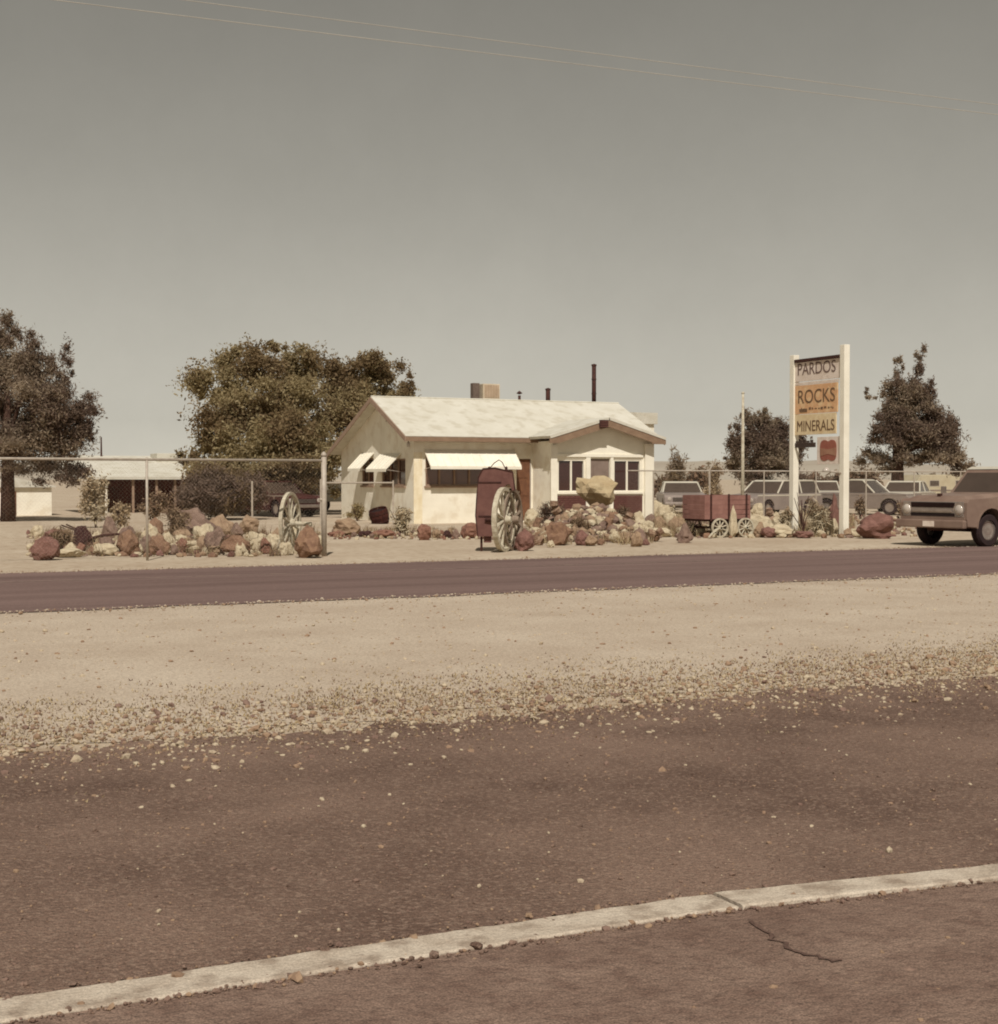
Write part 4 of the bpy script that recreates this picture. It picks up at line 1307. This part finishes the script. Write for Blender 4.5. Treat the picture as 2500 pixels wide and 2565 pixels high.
def weeds(name, label, px0, px1, py0, py1, n_, hmin, hmax, mats, seed):
    g = np.random.default_rng(seed)
    nt = n_ // 26
    T_ = np.array([G(g.uniform(px0, px1), g.uniform(py0, py1))[:] for q_ in range(nt)])
    idx = g.integers(0, nt, n_)
    base = T_[idx] + np.stack([g.normal(0, .05, n_), g.normal(0, .05, n_), np.zeros(n_)], 1)
    h = g.uniform(hmin, hmax, n_) * (0.5 + g.random(nt))[idx]
    a, b_ = g.uniform(0, 2 * PI, n_), g.uniform(0, 2 * PI, n_)
    side = np.stack([np.cos(a), np.sin(a), np.zeros(n_)], 1) * .006
    ln = g.uniform(0, .8, n_) * h
    tip = base + np.stack([np.cos(b_) * ln, np.sin(b_) * ln, h], 1)
    V = np.stack([base - side, base + side, tip], 1).reshape(-1, 3)
    o = np_mesh(name, V, n_, 3, mats[0], mi=g.integers(0, len(mats), n_), extra=mats[1:])
    return tag(o, label, 'weeds', kind='stuff')
weeds('garden_weeds', 'dry weeds growing between the rocks along the left fence', 80, 800, 1335, 1394, 9000, .06, .28, [M_straw, M_dead, M_olive, M_dead], 401)
weeds('bed_weeds', 'dry weeds in the narrow bed before the house', 840, 1330, 1325, 1350, 3500, .04, .18, [M_straw, M_olive, M_dead], 402)
weeds('porch_weeds', 'dry stalks standing in the rocks before the porch', 1330, 1640, 1320, 1366, 5000, .08, .35, [M_straw, M_straw, M_dead], 403)
weeds('sign_weeds', 'pale dry weeds and stalks around the foot of the sign', 1640, 2140, 1295, 1346, 9000, .08, .36, [M_straw, M_straw, M_olive, M_dead], 404)
# yellowish flared rock standing on the heap
rock('cream-yellow flared boulder perched on the porch rock heap', 1498, 1282, 100, 84, 'yellow', .6, flip=True, z=.60)

M_log = mat('petrified_wood', C(164, 136, 112), C(120, 90, 72), scale=7, rough=.9, bump=.7, bump_scale=20, c=C(196, 174, 146), c_scale=11, c_amount=.6)
for i, (label, px, py, L, r_, ax, tz) in enumerate([
        ('upright petrified log leaning left in the porch rocks', 1412, 1345, .85, .13, -.35, 0),
        ('upright petrified log leaning right in the porch rocks', 1558, 1346, .7, .12, .3, 0),
        ('short fat petrified log left of the yellowish boulder', 1446, 1350, .5, .17, -.1, .2),
        ('petrified log lying low before the porch right window', 1575, 1357, .9, .1, 1.35, 0),
        ('petrified log lying between the farm machine and the porch rocks', 1352, 1366, .8, .11, -1.3, 0),
        ('pale petrified log standing left of the left sign post', 1942, 1332, .75, .11, -.25, 0),
        ('pale petrified log leaning behind the near sign post', 2062, 1334, .85, .1, .35, 0)]):
    o = MB()
    prof, pts_, rad_ = [], [], []
    for q_ in range(9):
        t_ = q_ / 8
        pts_.append((.03 * math.sin(q_ * 1.7 + i), .03 * math.cos(q_ * 1.3 + i), L * t_ - .06))
        rad_.append(r_ * (1.12 - .25 * t_) * (1 + .10 * math.sin(q_ * 2.3 + i)))
    o.tube(pts_, rad_, 11)
    o = o.build('petrified_log', M_log)
    o.location = G(px, py) + Vector((0, 0, r_ * .8 if abs(ax) > 1 else (.18 if 1400 < px < 1500 else 0)))
    o.rotation_euler = (tz, ax, YAW)
    tag(o, label, 'log', 'petrified logs')

# ------------------------------------------------------------------ wheels, wagon, farm machine
def spoked_wheel(parent, r_, w_, n_, m, tag_name='wheel', centre=(0, 0, 0), axis='y', rim=.06, hub=.09):
    """wooden wagon wheel: rim, hub and each spoke"""
    cx, cy, cz = centre
    wb_ = MB().lathe([(r_ - rim, -w_ / 2), (r_, -w_ / 2), (r_, w_ / 2), (r_ - rim, w_ / 2), (r_ - rim, -w_ / 2)], centre, axis, 36)
    wh = wb_.build(tag_name, m, parent)
    MB().lathe([(0, -w_ * 1.6), (hub * .7, -w_ * 1.6), (hub, -w_ * .5), (hub, w_ * .5), (hub * .7, w_ * 1.6), (0, w_ * 1.6)], centre, axis, 16).build('hub', m, wh)
    for i in range(n_):
        a = 2 * PI * (i + .5) / n_
        c_, s_ = math.cos(a), math.sin(a)
        if axis == 'y':
            p0, p1 = (cx + c_ * hub * .8, cy, cz + s_ * hub * .8), (cx + c_ * (r_ - rim * .6), cy, cz + s_ * (r_ - rim * .6))
        else:
            p0, p1 = (cx, cy + c_ * hub * .8, cz + s_ * hub * .8), (cx, cy + c_ * (r_ - rim * .6), cz + s_ * (r_ - rim * .6))
        MB().tube([p0, p1], [w_ * .42, w_ * .3], 6).build('spoke', m, wh)
    return wh

wp = G(727, 1387)
ww = empty('wagon_wheel', wp, 0, 'large white wagon wheel standing upright in the rocks left of the fence end post', 'wheel')
ww.rotation_euler = (0, 0, YAW + R(80))
rw = (1387 - 1232) / ppm(wp) / 2
spoked_wheel(ww, rw, .07, 12, M_wheelwhite, centre=(0, 0, rw))
MB().tube([(0, .05, rw), (0, -.45, rw * .95)], .045, 8).build('axle_stub', M_wheelwhite, ww)
MB().tube([(.0, .3, 0), (0.0, .06, rw * .95)], .035, 6).build('prop', M_wheelwhite, ww)

# maroon farm machine: tall arched sheet body with a pale iron wheel
mp = G(1243, 1380)
km = ppm(mp)
fm = empty('farm_machine', mp, YAW, 'tall rusty maroon farm machine with pale spoked wheel in front of the porch', 'machine')
def M2(px, py): return ((px - 1243) / km, (1380 - py) / km)
outer = [M2(*q_) for q_ in [(1197, 1342), (1192, 1290), (1197, 1205), (1203, 1180), (1226, 1172), (1262, 1178), (1282, 1184), (1288, 1226), (1281, 1226), (1272, 1215), (1258, 1226), (1247, 1252), (1239, 1285), (1235, 1315), (1232, 1345), (1226, 1356), (1212, 1357), (1212, 1342)]]
bm_ = MB()
# split the arch into quads so that it stays a clean solid
oa = [M2(*q_) for q_ in [(1197, 1342), (1192, 1290), (1195, 1240), (1199, 1195), (1210, 1174), (1240, 1172), (1284, 1182), (1290, 1228)]]
ia = [M2(*q_) for q_ in [(1234, 1342), (1237, 1300), (1242, 1268), (1250, 1240), (1260, 1222), (1268, 1214), (1276, 1212), (1282, 1228)]]
for i in range(len(oa) - 1):
    bm_.prism([oa[i], oa[i + 1], ia[i + 1], ia[i]], 'y', -.28, .28)
body = bm_.build('fender_body', M_maroon, fm)
# seams and rim
for py_ in (1208, 1292):
    a, b_ = M2(1199, py_), M2(1238 if py_ > 1250 else 1256, py_)
    MB().box(a[0], b_[0], -.295, -.282, a[1] - .012, a[1] + .012).build('seam', M_iron, body)
MB().tube([(oa[i][0], -.285, oa[i][1]) for i in range(len(oa))], .014, 6).build('rim_bead', M_iron, body)
foot = MB(); a, b_ = M2(1212, 1358), M2(1231, 1342); foot.box(a[0], b_[0], -.2, .2, a[1], b_[1] + .02); foot.build('foot', M_maroon, fm)
MB().tube([(M2(1206, 1345)[0], -.15, M2(0, 1345)[1]), (M2(1206, 1345)[0], -.15, -.03)], .025, 6).build('leg', M_iron, fm)
MB().tube([(M2(1206, 1345)[0], .2, M2(0, 1345)[1]), (M2(1206, 1345)[0], .2, -.03)], .025, 6).build('leg', M_iron, fm)
MB().tube([(M2(q_, 0)[0], -.1, M2(0, r_)[1]) for q_, r_ in [(1226, 1174), (1238, 1160), (1250, 1152), (1258, 1158), (1268, 1178)]], .011, 6).build('wire_handle', M_iron, fm)
for q_ in (1226, 1268):
    MB().lathe([(0, .05), (.03, .03), (.03, -.03)], (M2(q_, 0)[0], -.1, M2(0, 1174)[1]), 'z', 8).build('lug', M_iron, fm)
rwm = (1382 - 1222) / km / 2
wsub = spoked_wheel(fm, rwm, .10, 12, M_wheelwhite, centre=(0, 0, 0), rim=.07)
wsub.location = (M2(1262, 0)[0], -.36, rwm)
wsub.rotation_euler = (0, 0, R(72))
w2 = spoked_wheel(fm, rwm * .98, .10, 12, mat('weathered_grey_wood', C(160, 142, 122), C(130, 112, 96), scale=10), centre=(0, 0, 0), rim=.07)
w2.location = (M2(1282, 0)[0], .15, rwm * .98)
w2.rotation_euler = (0, 0, R(72))
MB().tube([(M2(1215, 0)[0], -.3, rwm), (M2(1262, 0)[0], -.36, rwm)], .04, 8).build('axle', M_iron, fm)

# maroon wagon box
M_fadedred = mat('faded_maroon_planks', C(160, 118, 106), C(140, 98, 88), scale=5, rough=.85, bump=.2)
wg_p = G(1802, 1345)
kw = ppm(wg_p)
wg = empty('maroon_wagon', wg_p, 0, 'old maroon plank wagon box on white spoked wheels near the sign', 'wagon')
zb0, zb1 = (1345 - 1300) / kw, (1345 - 1240) / kw
Lw = 1.34
for i in range(5):
    z0 = zb0 + (zb1 - zb0) * i / 5
    MB().box(-.62, Lw - .62, -.30 - .004 * (i % 2), -.265, z0 + .006, z0 + (zb1 - zb0) / 5 - .006).build('side_plank', M_fadedred, wg)
    MB().box(-.66, -.622, -.30, .72, z0 + .006, z0 + (zb1 - zb0) / 5 - .006).build('end_plank', M_fadedred, wg)
MB().box(-.62, Lw - .62, .68, .72, zb0, zb1).build('far_side', M_fadedred, wg)
MB().box(Lw - .62, Lw - .58, -.30, .72, zb0, zb1).build('far_end', M_fadedred, wg)
MB().box(-.62, Lw - .62, -.26, .68, zb0 - .05, zb0 + .01).build('floor', M_iron, wg)
for u in (-.5, .05, .6):
    MB().box(u, u + .05, -.325, -.306, zb0 - .04, zb1 + .03).build('stake', M_iron, wg)
rr = .25
for (u, v_) in ((-.28, -.42), (.52, -.42), (-.28, .80), (.52, .80)):
    wl_ = spoked_wheel(wg, rr, .05, 10, M_wheelwhite, centre=(u, v_, rr), axis='y', rim=.04, hub=.06)
for u in (-.28, .52):
    MB().tube([(u, -.5, rr), (u, .88, rr)], .03, 8).build('axle', M_iron, wg)
MB().box(-.4, .64, -.2, -.12, rr + .02, zb0 - .05).build('bolster', M_iron, wg)
MB().tube([(-.3, -.45, rr), (-.75, -.75, .12), (-.95, -.9, .03)], .025, 6).build('tongue', M_wheelwhite, wg)

# old iron plough in the left garden
pp_ = G(255, 1368)
pg = empty('iron_plough', pp_, YAW, 'dark iron plough with a long beam beside the almost black rock', 'plough')
MB().tube([(-.35, 0, .14), (0, 0, .24), (.35, 0, .27), (.7, 0, .22)], [.035, .03, .028, .022], 8).build('beam', M_iron, pg)
MB().add([(-.4, -.1, 0), (-.05, -.12, 0), (-.1, .05, .02), (-.32, .12, .34), (-.5, .0, .28), (-.42, -.06, .1)], [(0, 1, 2), (0, 2, 3), (0, 3, 4), (0, 4, 5), (5, 4, 3), (0, 5, 1), (5, 3, 2), (5, 2, 1)]).build('blade', M_iron, pg)
for s_ in (-.12, .12):
    MB().tube([(-.35, 0, .2), (-.6, s_, .38), (-.85, s_ * 1.6, .48)], [.022, .02, .018], 6).build('handle', M_bark, pg)

# dark half-barrel leaning by the shaded wall
bp_ = G(955, 1312)
kb = ppm(bp_)
hb = empty('barrel', bp_, 0, 'dark half barrel leaning at the foot of the shaded house wall', 'barrel')
hb.rotation_euler = (R(8), R(-18), 0)
M_barrel = mat('dark_barrel_wood', C(84, 44, 34), C(62, 32, 28), scale=6, rough=.9)
for i in range(16):
    a0, a1 = 2 * PI * i / 16, 2 * PI * (i + .94) / 16
    ring = [(.27, 0), (.33, .26), (.31, .52)]
    vs = []
    for r_, z in ring:
        for a in (a0, a1):
            vs += [(r_ * math.cos(a), r_ * math.sin(a), z), ((r_ - .025) * math.cos(a), (r_ - .025) * math.sin(a), z)]
    fs = []
    for k_ in range(2):
        o_ = k_ * 4
        fs += [(o_, o_ + 2, o_ + 6, o_ + 4), (o_ + 1, o_ + 5, o_ + 7, o_ + 3), (o_, o_ + 4, o_ + 5, o_ + 1), (o_ + 2, o_ + 3, o_ + 7, o_ + 6)]
    fs += [(0, 1, 3, 2), (8, 10, 11, 9)]
    MB().add(vs, fs).build('stave', M_barrel, hb)
for z, r_ in ((.12, .305), (.4, .327)):
    MB().lathe([(r_, -.02), (r_ + .006, -.02), (r_ + .006, .02), (r_, .02)], (0, 0, z), 'z', 24).build('hoop', M_iron, hb)
MB().lathe([(0, .44), (.3, .44)], (0, 0, 0), 'z', 16).build('soil', M_black, hb)

# ocotillo-like dark stems by the left sign post
oc = G(2010, 1342)
ot = empty('thorny_plant', oc, 0, 'thin dark arching stems growing beside the left sign post', 'plant')
rnd = random.Random(3)
for i in range(9):
    a = rnd.uniform(0, 2 * PI)
    L = rnd.uniform(.6, 1.15)
    sp_r = rnd.uniform(.15, .4)
    MB().tube([(0, 0, 0), (math.cos(a) * sp_r * .3, math.sin(a) * sp_r * .3, L * .5), (math.cos(a) * sp_r, math.sin(a) * sp_r, L)], [.018, .014, .007], 5).build('stem', M_iron if i % 3 else M_bark, ot)

# ------------------------------------------------------------------ vehicles
def wheel(parent, x, y, r_, w_, hubm):
    s = 1 if y > 0 else -1
    prof = [(r_ * .62, -w_ / 2), (r_ * .9, -w_ / 2), (r_, -w_ * .3), (r_, w_ * .3), (r_ * .9, w_ / 2), (r_ * .62, w_ / 2), (r_ * .62, -w_ / 2)]
    t = MB().lathe(prof, (x, y, r_), 'y', 28).build('wheel', M_tyre, parent, smooth=False)
    MB().lathe([(0, s * w_ * .36), (r_ * .25, s * w_ * .40), (r_ * .5, s * w_ * .28), (r_ * .63, s * w_ * .42), (r_ * .63, -s * w_ * .3)], (x, y, r_), 'y', 24).build('rim', hubm, t, smooth=True)
    return t

def arch(x, r_, z, n_=9):
    return [(x + r_ * math.cos(PI - PI * i / (n_ - 1)), z + r_ * math.sin(PI - PI * i / (n_ - 1))) for i in range(n_)]

def cross_section_body(mb, prof_top, prof_bot, hw, tum=.06):
    pass

def car(name, label, loc, rz, L, Wd, paint, roofm, style, H=1.42, cat='car', trim=None, group=None):
    """x forward; body shell with wheel arches, greenhouse, panes, wheels, bumpers, lamps"""
    t = empty(name, loc, rz, label, cat, group)
    hw = Wd / 2
    rw = .33
    xf, xr = L * .31, -L * .29
    zb, zh, zbelt = .26, .86, .92
    bot = [(-L / 2 + .05, zb + .12), (xr - .42, zb)] + arch(xr, .40, .30) + [(xr + .42, zb), (xf - .42, zb)] + arch(xf, .40, .30) + [(xf + .42, zb), (L / 2 - .05, zb + .12)]
    top = [(L / 2, .50), (L / 2 - .02, .74), (L / 2 - .14, zh - .04), (L * .17, zbelt)]
    if style == 'sedan':
        top += [(-L * .27, zbelt), (-L / 2 + .12, zbelt - .05), (-L / 2, .70), (-L / 2, .5)]
    else:
        top += [(-L / 2 + .10, zbelt), (-L / 2, .80), (-L / 2, .5)]
    mb = MB().prism(bot + top, 'y', -hw, hw)
    mb.build('body', paint, t, bevel=.03)
    # greenhouse
    xw0 = L * .17; xw1 = L * .05
    if style == 'sedan': xb1, xb0 = -L * .17, -L * .27
    else: xb1, xb0 = -L / 2 + .32, -L / 2 + .14
    if style == 'pickup': xb1, xb0 = -L * .10, -L * .12
    zt_ = H - .06
    iw = hw - .20
    def gh(o): return None
    gl = MB()
    vs = [(xw0 - .03, -hw + .07, zbelt + .01), (xw0 - .03, hw - .07, zbelt + .01), (xb0 + .03, hw - .07, zbelt + .01), (xb0 + .03, -hw + .07, zbelt + .01),
          (xw1 - .02, -iw, zt_), (xw1 - .02, iw, zt_), (xb1 + .02, iw, zt_), (xb1 + .02, -iw, zt_)]
    gl.add(vs, [(0, 1, 5, 4), (2, 3, 7, 6), (1, 2, 6, 5), (3, 0, 4, 7), (4, 5, 6, 7), (3, 2, 1, 0)])
    gl.build('glass', M_carglass, t)
    rf_ = MB().prism([(xw1 + .02, zt_ - .01), (xw1 - .15, H - .01), (xb1 + .15, H), (xb1 - .02, zt_ - .01)], 'y', -iw - .03, iw + .03).build('roof', roofm, t, bevel=.02)
    for s in (-1, 1):
        for (a, b_) in ((xw0, xw1), (xb0, xb1)):
            MB().tube([(a, s * (hw - .06), zbelt), (b_, s * (iw + .01), zt_)], .035, 6).build('pillar', roofm, t)
        mid = (xw1 + xb1) / 2
        if style != 'pickup':
            MB().tube([(mid, s * (hw - .06), zbelt), (mid, s * (iw + .01), zt_)], .03, 6).build('pillar', roofm, t)
        y = s * (hw + .006)
        MB().box(-L / 2 + .15, L / 2 - .15, min(y, y - s * .02), max(y, y - s * .02), zbelt - .10, zbelt - .05).build('belt_trim', trim or M_chrome, t)
        for x in (xf, xr):
            wheel(t, x, s * (hw - .12), rw, .19, M_chrome)
        MB().lathe([(0, .03), (.07, .025), (.085, 0)], (L / 2 - .01, s * (hw - .22), .66), 'x', 14).build('headlight', M_lamp, t)
        MB().box(-L / 2 - .012, -L / 2 + .02, s * (hw - .22) - .1, s * (hw - .22) + .1, .58, .70).build('tail_light', M_red1, t)
    MB().box(L / 2 - .02, L / 2 + .10, -hw + .02, hw - .02, .38, .50).build('bumper', M_chrome, t, bevel=.02)
    MB().box(-L / 2 - .10, -L / 2 + .02, -hw + .02, hw - .02, .38, .50).build('bumper', M_chrome, t, bevel=.02)
    gr = MB().box(L / 2 - .01, L / 2 + .012, -hw + .36, hw - .36, .56, .72).build('grille', M_black, t)
    for q in range(3):
        MB().box(L / 2 + .013, L / 2 + .022, -hw + .37, hw - .37, .58 + q * .05, .595 + q * .05).build('grille_bar', M_chrome, gr)
    if style == 'pickup':
        MB().box(-L / 2 + .1, xb0 - .1, -hw + .1, hw - .1, zbelt - .02, zbelt + .01).build('bed_rim', paint, t)
    return t

P_white = mat('white_car_paint', C(222, 214, 194), C(206, 198, 178), scale=1.5, rough=.35, spec=.5)
P_slate = mat('slate_car_paint', C(158, 144, 134), C(144, 130, 122), scale=1.5, rough=.35, spec=.5)
P_grey = mat('grey_car_paint', C(150, 136, 124), C(136, 122, 112), scale=1.5, rough=.35, spec=.5)
P_tan = mat('tan_truck_paint', C(150, 126, 110), C(134, 110, 96), scale=1.6, rough=.45, spec=.5, c=C(118, 92, 80), c_scale=3, c_amount=.35)
P_dkred = mat('dark_red_car_paint', C(84, 44, 40), C(66, 34, 34), scale=1.5, rough=.45)

def park(px, depth):
    p = at(px, 1250, depth); p.z = 0
    return p
car('station_wagon', 'grey station wagon with white roof and trim parked left of the sign', park(1932, 58), R(180) + R(18), 4.7, 1.85, P_slate, P_white, 'wagon', 1.47, trim=P_white)
car('parked_car', 'grey car with pale roof parked left of the maroon wagon', park(1705, 62), R(-118), 4.6, 1.8, P_slate, P_white, 'sedan', 1.4)
car('parked_car', 'white car parked far behind between the two sign posts', park(2060, 72), R(232), 4.5, 1.8, P_white, P_white, 'sedan', 1.42)
car('parked_car', 'white car parked behind the pine trunk', park(2268, 66), R(214), 4.5, 1.8, P_white, P_white, 'sedan', 1.42)
car('old_car', 'dark old car with pale bumper in the shade behind the white wagon wheel', park(690, 57), R(-75), 4.3, 1.75, P_dkred, P_dkred, 'sedan', 1.45)

# white pickup camper right of the sign
def camper(name, label, loc, rz, L, Wd, z0, z1, m, cat='trailer'):
    t = empty(name, loc, rz, label, cat)
    hw = Wd / 2
    prof = [(-L / 2, z0 + .1), (-L / 2 + .2, z0), (L / 2 - .25, z0), (L / 2, z0 + .3), (L / 2, z1 - .35), (L / 2 - .25, z1 - .03), (-L / 2 + .25, z1), (-L / 2, z1 - .25)]
    MB().prism(prof, 'y', -hw, hw).build('body', m, t, bevel=.03)
    MB().box(-L / 2 + .02, L / 2 - .02, -hw - .008, hw + .008, z0 + (z1 - z0) * .36, z0 + (z1 - z0) * .42).build('side_stripe', M_grey_door, t)
    for s in (-1, 1):
        for x in (-L * .25, L * .2):
            y = s * (hw + .008)
            w_ = MB().box(x - .3, x + .3, min(y, y - s * .02), max(y, y - s * .02), z1 - .65, z1 - .3).build('window', M_galv, t)
            y2 = s * (hw + .014)
            MB().box(x - .26, x + .26, min(y2, y2 - s * .01), max(y2, y2 - s * .01), z1 - .61, z1 - .34).build('pane', M_carglass, w_)
        wheel(t, -.1, s * (hw - .14), .33, .18, M_chrome)
    MB().tube([(L / 2 - .1, 0, z0 + .08), (L / 2 + .7, 0, z0 + .0)], .04, 6).build('hitch', M_iron, t)
    MB().tube([(L / 2 + .55, 0, 0), (L / 2 + .55, 0, z0)], .03, 6).build('jack', M_iron, t)
    return t
camper('camper_trailer', 'cream camper trailer parked beyond the front of the pickup', park(2345, 76), R(168), 3.4, 1.9, .35, 1.75, mat('cream_trailer_paint', C(206, 194, 164), C(190, 176, 146), scale=2, rough=.5))
camper('camper_trailer', 'small white camper behind the fence end post', park(795, 66), R(10), 2.8, 1.8, .45, 1.4, P_white)
car('parked_pickup', 'grey pickup with white roof parked right of the near sign post', park(2165, 60), R(-62), 4.6, 1.85, P_grey, P_white, 'pickup', 1.5, cat='pickup')

# ---- the pickup truck at the right, pulling out towards the road
trk_rz = math.atan2(-0.09, -0.996)
c_, s_ = math.cos(trk_rz), math.sin(trk_rz)
fr = G(2330, 1363)
XF, TW = 1.52, .78
ox = fr.x - (XF * c_ - (-TW) * s_)
oy = fr.y - (XF * s_ + (-TW) * c_)
tk = empty('pickup_truck', (ox, oy, 0), trk_rz, 'tan pickup truck with wide dark grille turning towards the road at the right edge', 'pickup truck')
hw = .95
rwk = .37
XR, XB = -1.55, -2.5
Xn = 2.28
zb_ = .44
bot = [(XB, zb_ + .06), (XR - .46, zb_)] + arch(XR, .45, .42) + [(XR + .46, zb_), (XF - .46, zb_)] + arch(XF, .45, .42) + [(XF + .46, zb_), (Xn, zb_ + .02)]
top = [(Xn + .03, .62), (Xn + .02, .98), (Xn - .05, 1.06), (.85, 1.10), (-.62, 1.10), (-.64, 1.04), (XB, 1.04)]
MB().prism(bot + top, 'y', -hw, hw).build('body', P_tan, tk, bevel=.035)
# hood with a raised centre
hd = MB()
vs = [(Xn - .08, -.84, 1.055), (Xn - .08, .84, 1.055), (.82, .86, 1.11), (.82, -.86, 1.11), (Xn - .2, -.66, 1.13), (Xn - .2, .66, 1.13), (.84, .70, 1.20), (.84, -.70, 1.20)]
hd.add(vs, [(0, 1, 5, 4), (1, 2, 6, 5), (2, 3, 7, 6), (3, 0, 4, 7), (4, 5, 6, 7)])
hood = hd.build('hood', P_tan, tk)
MB().box(Xn - .22, Xn - .16, -.05, .05, 1.12, 1.18).build('hood_ornament', M_iron, hood)
# cab
cab = MB()
vs = [(.86, -.88, 1.10), (.86, .88, 1.10), (-.62, .88, 1.10), (-.62, -.88, 1.10), (.42, -.68, 1.72), (.42, .68, 1.72), (-.52, .68, 1.74), (-.52, -.68, 1.74)]
cab.add(vs, [(0, 1, 5, 4), (2, 3, 7, 6), (1, 2, 6, 5), (3, 0, 4, 7), (4, 5, 6, 7), (3, 2, 1, 0)])
cb_ = cab.build('cab', P_tan, tk, bevel=.03)
def quad_on(a, b, c, d, s0, s1, t0, t1, off, m, name, parent):
    a, b, c, d = map(Vector, (a, b, c, d))
    def f(s, t): return a.lerp(b, s).lerp(d.lerp(c, s), t)
    nrm = (b - a).cross(d - a).normalized()
    p = [f(s0, t0), f(s1, t0), f(s1, t1), f(s0, t1)]
    cc = sum(p, Vector()) / 4
    if nrm.dot(cc - Vector((0.1, 0, 1.4))) < 0: nrm = -nrm
    q = [k_ + nrm * off for k_ in p]; p = [k_ - nrm * .01 for k_ in p]
    return MB().add(q + p, [(0, 1, 2, 3), (7, 6, 5, 4), (0, 4, 5, 1), (1, 5, 6, 2), (2, 6, 7, 3), (3, 7, 4, 0)]).build(name, m, parent)
quad_on(vs[0], vs[1], vs[5], vs[4], .06, .94, .10, .88, .006, M_carglass, 'windshield', cb_)
quad_on(vs[1], vs[2], vs[6], vs[5], .10, .90, .10, .85, .006, M_carglass, 'side_window', cb_)
quad_on(vs[3], vs[0], vs[4], vs[7], .10, .90, .10, .85, .006, M_carglass, 'side_window', cb_)
quad_on(vs[2], vs[3], vs[7], vs[6], .15, .85, .2, .8, .006, M_carglass, 'rear_window', cb_)
MB().prism([(.44, 1.725), (.25, 1.79), (-.4, 1.79), (-.56, 1.745)], 'y', -.7, .7).build('cab_roof', P_white, cb_, bevel=.02)
# grille: dark upper band, pale centre, dark lower band
gx = Xn + .03
gf = MB().box(gx - .02, gx + .012, -.86, .86, .66, 1.0).build('grille', M_chrome, tk, bevel=.01)
MB().box(gx + .013, gx + .02, -.62, .62, .87, .985).build('grille_opening', M_black, gf)
MB().box(gx + .013, gx + .02, -.62, .62, .675, .75).build('grille_opening', M_black, gf)
MB().box(gx + .013, gx + .04, -.56, .56, .775, .845).build('grille_bar', M_chrome, gf, bevel=.008)
for q in range(3):
    MB().box(gx + .021, gx + .026, -.61, .61, .89 + q * .03, .896 + q * .03).build('grille_slat', M_iron, gf)
for s in (-1, 1):
    hl = MB().lathe([(0, .05), (.06, .045), (.105, .02), (.12, .0), (.12, -.03)], (gx + .02, s * .74, .82), 'x', 20).build('headlight', M_lamp, tk, smooth=True)
    MB().lathe([(.12, .0), (.145, .005), (.145, -.02), (.12, -.02)], (gx + .022, s * .74, .82), 'x', 20).build('bezel', M_chrome, hl)
    for x in (XF, XR):
        wheel(tk, x, s * TW, rwk, .22, M_chrome)
        fl = MB()
        ao = arch(x, .47, .42, 11); ai = arch(x, .44, .42, 11)
        y = s * (hw + .012)
        for i in range(10):
            fl.prism([ao[i], ao[i + 1], ai[i + 1], ai[i]], 'y', min(y, s * (hw - .04)), max(y, s * (hw - .04)))
        fl.build('wheel_arch_lip', P_tan, tk)
    MB().box(-.55, .75, min(s * (hw + .012), s * (hw + .02)), max(s * (hw + .012), s * (hw + .02)), .86, .90).build('side_trim', M_chrome, tk)
    yd0, yd1 = (hw + .001, hw + .010) if s > 0 else (-hw - .010, -hw - .001)
    door = MB().box(-.52, .66, yd0, yd1, .50, 1.06).build('door', P_tan, tk, bevel=.004)
    MB().box(-.56, -.525, min(s * (hw - .01), s * (hw + .002)), max(s * (hw - .01), s * (hw + .002)), .50, 1.06).build('door_gap', M_black, tk)
    MB().box(.665, .70, min(s * (hw - .01), s * (hw + .002)), max(s * (hw - .01), s * (hw + .002)), .50, 1.06).build('door_gap', M_black, tk)
    dh = MB().box(-.45, -.32, min(s * (hw + .002), s * (hw + .03)), max(s * (hw + .002), s * (hw + .03)), .97, 1.0).build('door_handle', M_chrome, tk)
    MB().tube([(.7, s * .9, 1.12), (.72, s * 1.1, 1.22)], .012, 5).build('mirror_arm', M_chrome, tk)
    MB().box(.70, .74, s * 1.1 - .07, s * 1.1 + .07, 1.16, 1.33).build('mirror', M_chrome, tk, bevel=.01)
MB().box(Xn + .05, Xn + .17, -.97, .97, .42, .60).build('bumper', P_tan, tk, bevel=.03)
MB().box(Xn + .172, Xn + .18, -.16, .16, .45, .57).build('number_plate', M_sign_pink, tk)
MB().box(Xn - .05, Xn + .06, -.9, .9, .5, .66).build('valance', P_tan, tk)
MB().box(-2.35, 2.0, -.45, .45, .34, .46).build('chassis', M_iron, tk)
MB().tube([(XF, -TW, rwk), (XF, TW, rwk)], .05, 8).build('front_axle', M_iron, tk)
MB().tube([(XR, -TW, rwk), (XR, TW, rwk)], .05, 8).build('rear_axle', M_iron, tk)
MB().box(XB + .08, -.72, -.8, .8, 1.03, 1.05).build('bed_cover', M_iron, tk)

# ------------------------------------------------------------------ overhead cables
def cable(label, pts, z):
    w = [G(a, b_, z) for a, b_ in pts]
    a, b_ = w[0], w[-1]
    d = (b_ - a).normalized()
    A, B = a - d * 40, b_ + d * 45
    L = (B - A).length
    P = []
    for i in range(60):
        t_ = i / 59
        p = A.lerp(B, t_)
        p.z = z + .0 - 0.35 * (4 * t_ * (1 - t_)) + .3
        P.append(p)
    o = MB().tube(P, .0045, 6).build('power_cable', M_cable, smooth=True)
    return tag(o, label, 'cable', 'overhead cables at the upper right')
cable('lower of the two pale cables crossing the sky at upper right', [(1440, 152), (2405, 268)], 7.4)
cable('upper of the two pale cables crossing the sky at upper right', [(1690, 152), (2405, 243)], 7.9)
